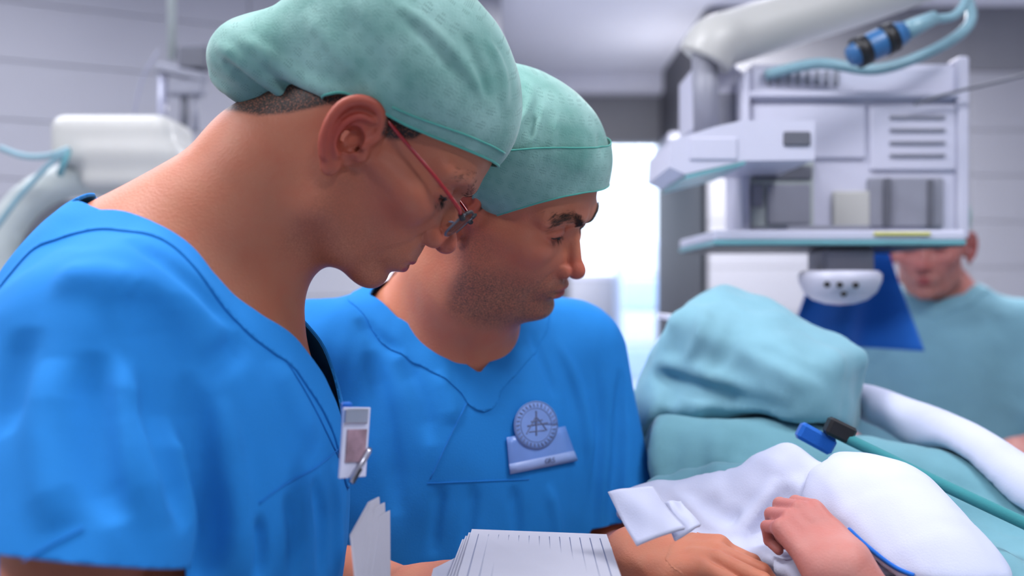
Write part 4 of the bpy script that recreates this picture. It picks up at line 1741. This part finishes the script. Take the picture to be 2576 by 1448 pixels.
def gauze(name, quad, Y, lab, seed, sag=.008):
    q = [P(x, y, Yk) for (x, y), Yk in zip(quad, Y)]

    def f(u, v):
        a = q[0] * (1 - u) + q[1] * u
        b = q[3] * (1 - u) + q[2] * u
        p = a * (1 - v) + b * v
        w = math.sin(7 * u + seed) * math.sin(5 * v + seed * 2) * .003 + math.sin(math.pi * u) * sag
        return p + np.array([0, -w, w * .5])
    o = grid(name, f, 18, 18, M['sheet'], None, .003)
    return set_props(o, lab, 'gauze')


gauze('gauze_pad', [(1530, 1240), (1640, 1228), (1722, 1330), (1600, 1372)], (.90, .91, .87, .85), 'white gauze square over the first finger near the blue sleeve', 1)
gauze('gauze_pad', [(1655, 1275), (1712, 1262), (1762, 1322), (1697, 1360)], (.915, .92, .885, .875), 'smaller white gauze square between the two bent fingers', 2)

# ------------------------------------------------------------------ operating table with drapes, patient, sheets


# patient: forearm and hand coming out between the sheets
ph0 = P(2200, 1448, .86)
Rh = ortho(P(1985, 1290, .91) - P(2110, 1440, .86), (-.1, -.55, .85))
wr_ = P(2120, 1440, .88)


def patient(p):
    p = np.asarray(p, f32)
    d = chain(p, [wr_ + [.09, -.03, -.16], wr_ + [.045, -.015, -.07], wr_], [.042, .036, .027], .01)
    d = smin(d, hand_sdf(p, wr_, Rh, curl=(1.0, 1.05, 1.1, 1.15), spread=.03, thumb=(.35, .5), side=-1, s=.76), .02)
    return d



arm2 = D2['arms'][1]['joints']
hand2 = arm2[2] + D2['arms'][1]['R'] @ np.array([.17, 0, -.02])
near_arm = lambda p: chain(p, [arm2[1], arm2[2], hand2], [.050, .045, .050])


def drape_b(p):
    p = np.asarray(p, f32)
    d = rbox(p, (.67, 1.12, .93), (.40, .36, .30), .06)
    d = smin(d, chain(p, [P(1690, 1180, 1.30), P(2020, 1200, 1.28), P(2400, 1290, 1.22), P(2900, 1450, 1.15)], [.07, .07, .07, .07]), .08)
    d = smin(d, chain(p, [P(1720, 1290, 1.14), P(2000, 1280, 1.10)], [.05, .05]), .07)
    d = d + .006 * wob(p, 51, 5.0, (1.6, .5, .35)) + .002 * wob(p, 52, 16.0, (1.2, .6, .4))
    d = np.maximum(d, .55 - p[:, 2])
    return smax(smax(d, .014 - np.minimum(sh2(p), near_arm(p)), .02), .006 - patient(p), .016)


drape_b = creased(drape_b, [
    ([(1700, 1080), (1690, 1150), (1680, 1230)], .008, .012), ([(1790, 1070), (1800, 1150), (1790, 1220)], -.006, .012), ([(1880, 1080), (1860, 1160)], .007, .012),
    ([(2180, 1120), (2330, 1190), (2500, 1260)], .008, .010), ([(2330, 1290), (2450, 1360), (2570, 1420)], -.007, .012), ([(2400, 1260), (2500, 1310), (2576, 1350)], .007, .010)])
sdf_thing('patient_drape', drape_b, (.10, .75, .5), (1.15, 1.85, 1.55), .009, M['teal'], None, 'wide teal surgical drape over the operating table at lower right', 'drape')
tb = thing('operating_table', 'operating table hidden below the wide teal drape', 'table', (.67, 1.12, 0))
MB().box((.67, 1.12, .58), (.34, .30, .02), bev=.01).build('table_top', M['steel'], tb)
MB().box((.67, 1.12, .30), (.10, .14, .27), bev=.02).build('column', M['white'], tb)
MB().box((.67, 1.12, .025), (.26, .34, .025), bev=.015).build('base', M['dgrey'], tb)

Ka = ortho(P(2120, 960, 1.30) - P(1770, 800, 1.46), (0, -.25, 1))
ca = (P(2120, 960, 1.30) + P(1770, 800, 1.46)) / 2


def drape_a(p):
    p = np.asarray(p, f32)
    d = rbox(p, ca - np.array([0.012, 0, .03]), (.118, .080, .065), .022, Ka)
    d = smin(d, chain(p, [P(1800, 830, 1.47), P(1690, 1000, 1.45), P(1660, 1130, 1.36)], [.045, .05, .06]), .08)
    d = smin(d, chain(p, [P(1880, 930, 1.40), P(1990, 1080, 1.32)], [.06, .06]), .08)
    d = d + .006 * wob(p, 61, 6.0, (1.5, .7, .5)) + .002 * wob(p, 62, 18.0)
    return smax(d, .006 - np.minimum(drape_b(p), sh2(p) - .012), .02)


drape_a = creased(drape_a, [
    ([(1640, 935), (1760, 975), (1880, 1010), (2000, 1040)], .016, .010), ([(1640, 905), (1760, 940), (1900, 985)], -.008, .012),
    ([(1790, 760), (1760, 840), (1720, 930)], -.007, .009), ([(1850, 800), (1830, 880), (1780, 950)], .007, .010), ([(1880, 860), (1980, 900), (2090, 960)], .008, .010),
    ([(1700, 960), (1670, 1060), (1650, 1150)], .007, .010), ([(1760, 1000), (1750, 1080), (1740, 1150)], -.005, .010)])
sdf_thing('instrument_drape', drape_a, ca - .34, ca + .34, .007, M['teal_light'], None, 'light teal cloth draped over a boxy instrument beside the dark door frame', 'drape')
tr_ = thing('instrument_tray', 'white tray edge sticking out behind the light teal draped box', 'tray', P(1790, 830, 1.56))
MB().box(P(1800, 812, 1.57), (.085, .05, .005), roty(.12), bev=.002).build('tray', M['white'], tr_)
MB().box(P(1885, 792, 1.60), (.03, .03, .004), roty(.10), bev=.001).build('handle', M['white'], tr_)
pz = P(1800, 812, 1.57)
MB().tube([(pz[0], pz[1], pz[2]), (pz[0], pz[1], .03)], .012, n=12).build('pole', M['steel'], tr_, smooth=True)
MB().lathe([(.035, 0), (.035, .02), (.02, .035)], (pz[0], pz[1], 0), n=24).build('foot', M['dgrey'], tr_)

# bowl on a small stand
bw = P(1642, 995, 1.52)
MBs = MB()
prof = [(.001, -.022), (.018, -.022), (.026, -.012), (.032, .006), (.034, .008), (.0345, .006), (.030, .004), (.024, -.010), (.017, -.019), (.001, -.019)]
MBs.lathe(prof, bw, n=32)
set_props(MBs.build('bowl', M['bowl'], None, smooth=True), 'small teal bowl on a little stand between blue sleeve and draped box', 'bowl')
st = thing('instrument_stand', 'small white stand under the teal bowl', 'stand', (bw[0], bw[1], 0))
MB().box((bw[0], bw[1] + .01, bw[2] - .030), (.055, .045, .007), bev=.003).build('top', M['white'], st)
MB().tube([(bw[0], bw[1] + .01, bw[2] - .035), (bw[0], bw[1] + .01, .03)], .011, n=12).build('pole', M['steel'], st, smooth=True)
MB().lathe([(.05, 0), (.05, .02), (.02, .035)], (bw[0], bw[1] + .01, 0), n=24).build('foot', M['dgrey'], st)


def sheet_w(p):
    p = np.asarray(p, f32)
    d = chain(p, [P(1650, 1300, 1.10), P(1850, 1262, 1.09), P(1975, 1245, 1.07), P(2110, 1290, 1.03)], [.038, .042, .048, .04])
    d = smin(d, rbox(p, P(1980, 1440, 1.0), (.14, .10, .03), .028), .07)
    d = d + .006 * wob(p, 71, 8.0, (1, .6, 1)) + .002 * wob(p, 72, 22.0)
    return smax(smax(d, .003 - drape_b(p), .016), .008 - np.minimum(np.minimum(D2['body'](p), sh2(p)), patient(p) + .004), .016)


sheet_w = creased(sheet_w, [
    ([(1700, 1240), (1770, 1310), (1840, 1350)], -.010, .008), ([(1840, 1350), (1910, 1280), (1960, 1200)], -.012, .008), ([(1760, 1250), (1820, 1290), (1870, 1300)], .008, .010),
    ([(1870, 1380), (1930, 1300), (1975, 1220)], .009, .008), ([(1980, 1200), (2050, 1260), (2110, 1330)], -.008, .009), ([(1650, 1290), (1700, 1350), (1740, 1400)], .007, .009)])
sdf_thing('white_sheet', sheet_w, (.08, .72, 1.08), (.45, 1.2, 1.42), .006, M['sheet'], None, 'crumpled white sheet in front of the teal drapes beside the fingers', 'sheet')
Kp = ortho(P(2420, 1480, .90) - P(2150, 1270, 1.0), (0, -.3, 1))
cp = P(2270, 1400, .965)


def pillow(p):
    p = np.asarray(p, f32)
    d = ellr(p, cp, (.125, .075, .068), Kp)
    d = smin(d, ellr(p, P(2190, 1290, 1.0), (.06, .05, .04), Kp), .05)
    d = d + .0035 * wob(p, 81, 8.0, (1, 1, 1)) + .0012 * wob(p, 82, 24.0)
    return smax(d, .003 - np.minimum(np.minimum(drape_b(p), sheet_w(p)), patient(p)), .016)


pil = sdf_thing('white_pillow', pillow, cp - .22, cp + .22, .005, M['sheet'], None, 'rounded white padded cushion at the lower right corner', 'cushion')
MB().tube(spline([ray_hit(pillow, x, y, .7, 1.3, .0005)[0] for x, y in ((2135, 1330), (2190, 1380), (2250, 1425), (2300, 1447))], 6), .0022, n=6).build('piping', M['blue_cloth'], pil, smooth=True)
arc = spline([P(2060, 985, 1.42), P(2200, 1020, 1.36), P(2350, 1085, 1.28), P(2480, 1165, 1.20), P(2640, 1280, 1.12)], 10)
rs = np.interp(np.linspace(0, 1, len(arc)), [0, .15, .6, 1], [.012, .022, .030, .036])
f_arc = lambda p: chain(np.asarray(p, f32), arc[::2], list(rs[::2]), .01) + .002 * wob(np.asarray(p, f32), 91, 12.0, (1, .6, 1))
f_arc0 = f_arc
f_arc = lambda p: smax(f_arc0(p), .003 - np.minimum(drape_b(p), drape_a(p)), .014)
sdf_thing('folded_sheet', f_arc, (.38, 1.02, 1.18), (.72, 1.5, 1.45), .006, M['sheet'], None, 'long white rolled sheet curving down across the teal drape', 'sheet')
strap = thing('strap', 'dark green strap with black buckle running across the teal drape', 'strap', P(2110, 1085, 1.14))
sp = spline([P(2095, 1085, 1.12), P(2250, 1160, 1.07), P(2420, 1242, 1.02), P(2640, 1345, .97)], 8)
MB().tube(sp, .0065, n=8).build('webbing', M['teal_dark'], strap, smooth=True)
MB().box(P(2112, 1082, 1.11), (.016, .009, .010), roty(.45), bev=.003).build('buckle', M['black'], strap)
MB().box(P(2052, 1102, 1.12), (.022, .008, .010), roty(.5), bev=.004).build('blue_tab', M['blue_cloth'], strap)

V, F = mesh_sdf(patient, wr_ - .22, wr_ + .28, .0026)
q = ((V - wr_) @ Rh) * 1000
redm = np.clip(.5 * gauss3(q, (75, 0, 0), (45, 45, 40)), 0, 1)
pt_ = build('person', V, F, M['skin_pale'], None, attrs=dict(red=redm, lip=redm * 0, stub=redm * 0, hair=redm * 0))
set_props(pt_, 'person under the white sheets, only a loosely closed pink hand showing', 'person')

# ------------------------------------------------------------------ ceiling pendant with equipment
YP = 1.80
pd = thing('equipment_pendant', 'large white ceiling mounted equipment pendant at upper right', 'medical equipment', P(2160, 600, YP))
xc = P(2480, -120, YP + .1)
MB().tube(spline([P(1772, 150, YP + .02), P(1800, 108, YP + .02), P(1880, 82, YP + .05), P(2150, 0, YP + .1), xc], 6), .050, n=20).build('boom_arm', M['cream'], pd, smooth=True)
MB().lathe([(.06, 0), (.06, ZC - xc[2] - .03), (.16, ZC - xc[2] - .03), (.16, ZC - xc[2])], xc, n=28).build('ceiling_column', M['white'], pd, smooth=False)
MB().tube([P(1772, 130, YP + .02), P(1778, 345, YP + .02)], .024, n=16).build('post', M['grey'], pd, smooth=True)
qb('side_housing', (1742, 160, 1868, 335), YP + .08, .16, M['white'], pd, .01)
qb('side_recess', (1760, 235, 1862, 338), YP + .076, .01, M['grey'], pd, .002)
qb('body', (1880, 158, 2436, 600), YP + .04, .20, M['white'], pd, .012)
qb('corner_rail', (1866, 178, 1888, 600), YP + .02, .05, M['white'], pd, .004)
qb('corner_rail', (2412, 140, 2440, 600), YP + .02, .05, M['white'], pd, .004)
qb('top_ledge', (1884, 228, 2414, 244), YP + .02, .03, M['white'], pd, .004)
qb('front_panel', (1890, 262, 2180, 400), YP + .032, .02, M['white'], pd, .004)
qb('front_panel', (2190, 262, 2408, 430), YP + .032, .02, M['white'], pd, .004)
for k in range(8):
    qb('socket', (1930 + 24 * k, 176, 1944 + 24 * k, 214), YP + .034, .012, M['grey'], pd, .002)
for k in range(4):
    qb('vent_slot', (2240, 290 + 32 * k, 2380, 297 + 32 * k), YP + .026, .01, M['grey'], pd, .001)
qb('recess', (1888, 404, 2048, 572), YP + .030, .016, M['greywhite'], pd, .003)
qb('display', (1896, 416, 2044, 452), YP + .024, .012, M['dgrey'], pd, .003)
qb('module', (1930, 462, 2040, 565), YP + .022, .014, M['grey'], pd, .003)
qb('module', (1892, 462, 1922, 520), YP + .022, .014, M['grey'], pd, .003)
qb('socket_panel', (2184, 446, 2376, 572), YP + .030, .016, M['grey'], pd, .004)
qb('dark_bar', (2226, 446, 2244, 572), YP + .020, .016, M['dgrey'], pd, .003)
qb('dark_bar', (2338, 450, 2350, 572), YP + .020, .016, M['dgrey'], pd, .003)
qb('light_panel', (2096, 480, 2190, 574), YP + .028, .014, M['cream'], pd, .004)
# drawer unit reaching towards the left
dp = [P(1688, 352, 1.60), P(1800, 318, 1.60), P(1866, 303, 1.60), P(2050, 303, 1.60), P(2050, 402, 1.60), P(1872, 404, 1.60), P(1725, 438, 1.60), P(1684, 420, 1.60)]
dr = MB().prism(dp[::-1], (0, .26, 0)).build('drawer_unit', M['white'], pd)
MB().prism([P(1725, 440, 1.598), P(1875, 405, 1.598), P(1875, 413, 1.598), P(1727, 450, 1.598)][::-1], (0, .25, 0)).build('edge_strip', M['tealpl'], pd)
qb('drawer_socket', (1972, 330, 2040, 366), 1.596, .012, M['dgrey'], pd, .002)
qb('drawer_front', (1735, 345, 1855, 402), 1.597, .008, M['white'], pd, .003)
# lower shelf
qb('shelf', (1796, 578, 2432, 606), 1.66, .34, M['white'], pd, .006)
qb('shelf_edge', (1796, 604, 2432, 616), 1.655, .345, M['tealpl'], pd, .002)
qb('shelf_underside', (1800, 615, 2428, 619), 1.665, .36, M['black'], pd, .0005)
qb('yellow_strip', (2200, 583, 2342, 592), 1.656, .006, M['yellow'], pd, .001)
qb('cable_tray', (1980, 566, 2190, 580), 1.70, .10, M['grey'], pd, .003)
# stem and rounded control head below the shelf
qb('stem', (2072, 618, 2204, 700), 1.70, .10, M['grey'], pd, .01)
hc = P(2112, 690, 1.70)
prof = [(.001, .006), (.062, .006), (.069, 0), (.068, -.012), (.060, -.030), (.045, -.043), (.024, -.050), (.001, -.052)]
hd_ = MB().lathe(prof[::-1], hc, n=36).build('control_head', M['white'], pd, smooth=True)
for x, y in ((2080, 715), (2112, 716), (2152, 717), (2122, 738)):
    q = P(x, y, 1.628)
    MB().lathe([(.001, 0), (.0055, 0), (.005, .004), (.001, .005)], P(x, y, 1.628 if y < 730 else 1.645), n=12, R=rotx(math.pi / 2)).build('button', M['black'], hd_, smooth=True)
# hose and cable
MB().tube(spline([P(1925, 188, 1.83), P(2060, 160, 1.80), P(2200, 175, 1.78), P(2330, 135, 1.78), P(2432, 70, 1.80), P(2438, 10, 1.84), P(2400, -60, 1.88)], 8), .010, n=10).build('hose', M['tealtube'], pd, smooth=True)
MB().tube(spline([P(2300, 262, 1.81), P(2400, 232, 1.80), P(2500, 208, 1.78), P(2700, 160, 1.75)], 6), .003, n=8).build('cable', M['dgrey'], pd, smooth=True)
cn = thing('hose_connector', 'blue and black hose connector hung over the top of the pendant', 'connector', P(2210, 110, 1.76))
d_ = P(2280, 75, 1.68) - P(2150, 135, 1.68)
d_ /= np.linalg.norm(d_)
c_ = P(2205, 112, 1.68)
MB().tube([c_ - d_ * .050, c_ - d_ * .03, c_ + d_ * .03, c_ + d_ * .052], [.016, .024, .024, .018], n=18).build('body', M['blue_plastic'], cn, smooth=True)
MB().tube([c_ + d_ * .05, c_ + d_ * .075, c_ + d_ * .11], [.017, .015, .012], n=14).build('sleeve', M['tealtube'], cn, smooth=True)
for t in (-.028, .022):
    MB().tube([c_ + d_ * (t - .010), c_ + d_ * (t + .010)], .0262, n=18).build('grip_ring', M['black'], cn, smooth=True)
MB().tube(spline([c_ + d_ * .1, P(2400, 40, 1.70), P(2430, 0, 1.72), P(2440, -60, 1.76), P(2450, -200, 1.82)], 6), .008, n=10).build('hose', M['tealtube'], cn, smooth=True)

# blue cloth hanging behind the control head
cA, cB, cC, cD = P(2062, 640, 2.07), P(2235, 622, 2.07), P(2310, 880, 1.98), P(1990, 870, 1.98)


def hang(u, v):
    p = (cA * (1 - u) + cB * u) * (1 - v) + (cD * (1 - u) + cC * u) * v
    return p + np.array([0, .022 * math.sin(u * 9 + v * 2) * (0.3 + v), 0])


bc_ = grid('hanging_cloth', hang, 30, 24, M['blue_cloth'], None, .004)
set_props(bc_, 'royal blue cloth hanging behind the white control head', 'cloth')

# ------------------------------------------------------------------ left background: imaging unit and infusion holder
iu = thing('imaging_unit', 'cream rounded imaging unit with an arch behind the blue shoulder', 'medical equipment', P(250, 500, 2.1))
YI = 2.1


def iu_head(p):
    p = np.asarray(p, f32)
    d = rbox(p, (P(285, 350, YI)[0], YI + .06, P(285, 352, YI)[2]), (.128, .09, .052), .03)
    d = smin(d, rbox(p, (P(330, 430, YI)[0], YI + .06, P(330, 420, YI)[2]), (.11, .08, .05), .03), .03)
    return d


c1 = P(285, 370, YI)
sdf_thing('head_housing', iu_head, c1 - .26, c1 + .28, .008, M['cream'], iu)
arcp = [P(235 + 235 * math.cos(a), 650 - 205 * math.sin(a), YI + .05) for a in np.linspace(-.7, math.pi + .7, 26)]
f_c = lambda p: chain(np.asarray(p, f32), arcp, [.038] * len(arcp))
lo = np.min(arcp, 0) - .08
hi = np.max(arcp, 0) + .08
sdf_thing('arch', f_c, lo, hi, .008, M['greywhite'], iu)
zz = arcp[0][2]
MB().box(((arcp[0][0] + arcp[-1][0]) / 2, YI + .14, zz / 2), (.16, .10, zz / 2), bev=.03).build('pedestal', M['greywhite'], iu)
MB().box(P(225, 600, YI + .22), (.20, .03, .10), bev=.02).build('back_plate', M['dgrey'], iu)
MB().tube(spline([P(0, 372, YI - .06), P(60, 392, YI - .06), P(120, 392, YI - .06), P(172, 375, YI - .06), P(128, 410, YI - .06), P(80, 460, YI - .06), P(40, 505, YI - .06), P(-30, 600, YI - .05)], 8), .006, n=8).build('cable', M['tealtube'], iu, smooth=True)
MB().tube([P(150, 440, YI - .04), P(172, 378, YI - .06)], .007, n=8).build('cable_clip', M['tealpl'], iu, smooth=True)

YV = 2.5
ih = thing('infusion_holder', 'grey ceiling hung infusion holder beside the back of the cap', 'medical equipment', P(440, 200, YV))
top = P(432, 0, YV)
MB().tube([(top[0], YV, ZC), P(432, 150, YV)], .011, n=14).build('pole', M['greywhite'], ih, smooth=True)
MB().lathe([(.05, -.02), (.05, 0)], (top[0], YV, ZC), n=20).build('ceiling_plate', M['grey'], ih)
qb('clamp', (446, 112, 520, 172), YV - .02, .05, M['dgrey'], ih, .006)
MB().box(P(458, 184, YV), (.062, .02, .012), roty(.22), bev=.005).build('bracket', M['grey'], ih)
MB().box(P(470, 222, YV), (.045, .018, .020), bev=.006).build('block', M['grey'], ih)
MB().tube([P(410, 190, YV), P(408, 392, YV)], .012, n=14).build('drip_chamber', M['clear'], ih, smooth=True)
MB().tube([P(464, 236, YV), P(464, 300, YV), P(462, 370, YV)], [.010, .012, .007], n=14).build('spring_rod', M['dgrey'], ih, smooth=True)
MB().tube([P(492, 236, YV), P(492, 330, YV)], .007, n=10).build('rod', M['grey'], ih, smooth=True)
MB().tube(spline([P(398, 128, YV), P(362, 190, YV), P(341, 270, YV), P(333, 350, YV), P(332, 460, YV), P(335, 620, YV)], 8), .0028, n=8).build('infusion_tube', M['clear'], ih, smooth=True)

# ------------------------------------------------------------------ corridor behind the door
cab = thing('supply_cabinet', 'pale blue supply cabinet seen through the bright doorway', 'cabinet', (P(1640, 700, 7.8)[0], 7.8, 0))
cx0, cx1 = P(1562, 600, 7.8)[0], P(1760, 600, 7.8)[0]
ct, cb_ = P(1600, 596, 7.8)[2], 0.0
MB().box(((cx0 + cx1) / 2, 8.05, ct / 2), ((cx1 - cx0) / 2, .25, ct / 2), bev=.01).build('body', M['ice'], cab)
for k in range(6):
    z = ct - .08 - k * .27
    MB().box(((cx0 + cx1) / 2, 7.795, z - .10), ((cx1 - cx0) / 2 - .02, .006, .115), bev=.003).build('drawer', M['ice2'] if k % 2 else M['ice'], cab)
tb2 = thing('bench', 'white bench with pale blue front seen through the bright doorway', 'bench', (.45, 7.9, 0))
MB().box((.35, 7.9, .92), (.5, .3, .02), bev=.006).build('top', M['ice'], tb2)
MB().box((.35, 7.92, .45), (.48, .27, .45), bev=.006).build('body', M['ice'], tb2)

# ------------------------------------------------------------------ seated surgeon under the pendant
H3 = dict(o=P(2338, 612, 2.30), R=hrot(120, 8, 0))
S3 = dict(HEAD0, hairline=([-140, -80, -20, 40], [-80, -70, -20, 30]))
R3 = rotz(math.radians(-118))
O3 = np.array(H3['o']) + [0.045, .045, -.155]
T3 = dict(O=tuple(O3), R=R3, ells=[((0, 0, -.16), (.145, .195, .20)), ((0, 0, -.34), (.155, .19, .28)), ((-.02, 0, -.5), (.16, .2, .2))],
          trap=(-.01, 0, 0), trapr=.075, sh=(0, .17, -.045), hip=(-.03, 0, -.56))
w3 = lambda a, b, c: np.array(O3) + R3 @ np.array([a, b, c])
D3 = dict(H=H3, S=S3, T=T3, skin=M['skin_pale'], h=.0052, fold_gain=1, brow_n=60, lo=np.array(H3['o']) - [.6, .6, .75], hi=np.array(H3['o']) + [.6, .6, .2],
          neck=[[(tuple(to_world(np.array([-38, 0, -58]), H3)), .056), (tuple(w3(-.03, 0, .05)), .058), (tuple(w3(-.02, 0, -.01)), .066)]],
          label='person in a teal gown sitting behind the control head, face half hidden by the shelf',
          cap=lambda q, p: smin(ell(q, (-18, 0, 58), (112, 88, 80)), ell(q, (6, 0, 30), (93, 80, 50)), 16), cap_edge=edge2, cap_uv=lambda q: (q[:, 0], q[:, 2]),
          arms=[dict(joints=[w3(0, -.19, -.06), w3(.10, -.27, -.29), w3(.33, -.17, -.27)], R=ortho(R3 @ [.9, .35, -.1], (0, 0, 1)), hand=dict(side=1, curl=.5), sleeve=(w3(0, -.19, -.06), w3(.10, -.275, -.29), .078, .072)),
                dict(joints=[w3(0, .19, -.06), w3(.10, .27, -.29), w3(.33, .17, -.27)], R=ortho(R3 @ [.9, -.35, -.1], (0, 0, 1)), hand=dict(side=-1, curl=.5), sleeve=(w3(0, .19, -.06), w3(.10, .275, -.29), .078, .072))],
          K=dict(back=tuple(w3(-.085, 0, .04)), e1=R3 @ [.94, 0, -.34], lat=R3 @ [0, 1., 0], tab=[(0, 0), (.006, .05), (.04, .075), (.09, .08), (.14, .055), (.17, 0)]),
          zmin=.86, slo=np.array(O3) - [.5, .5, .62], shi=np.array(O3) + [.5, .5, .12], sy0=1.5,
          folds=lambda p: (.004 * wob(p, 33, 6.0, (1, 1, .5)) + .0015 * wob(p, 34, 18.0)).astype(f32), gown=True, sh=.007)
make_person(D3)
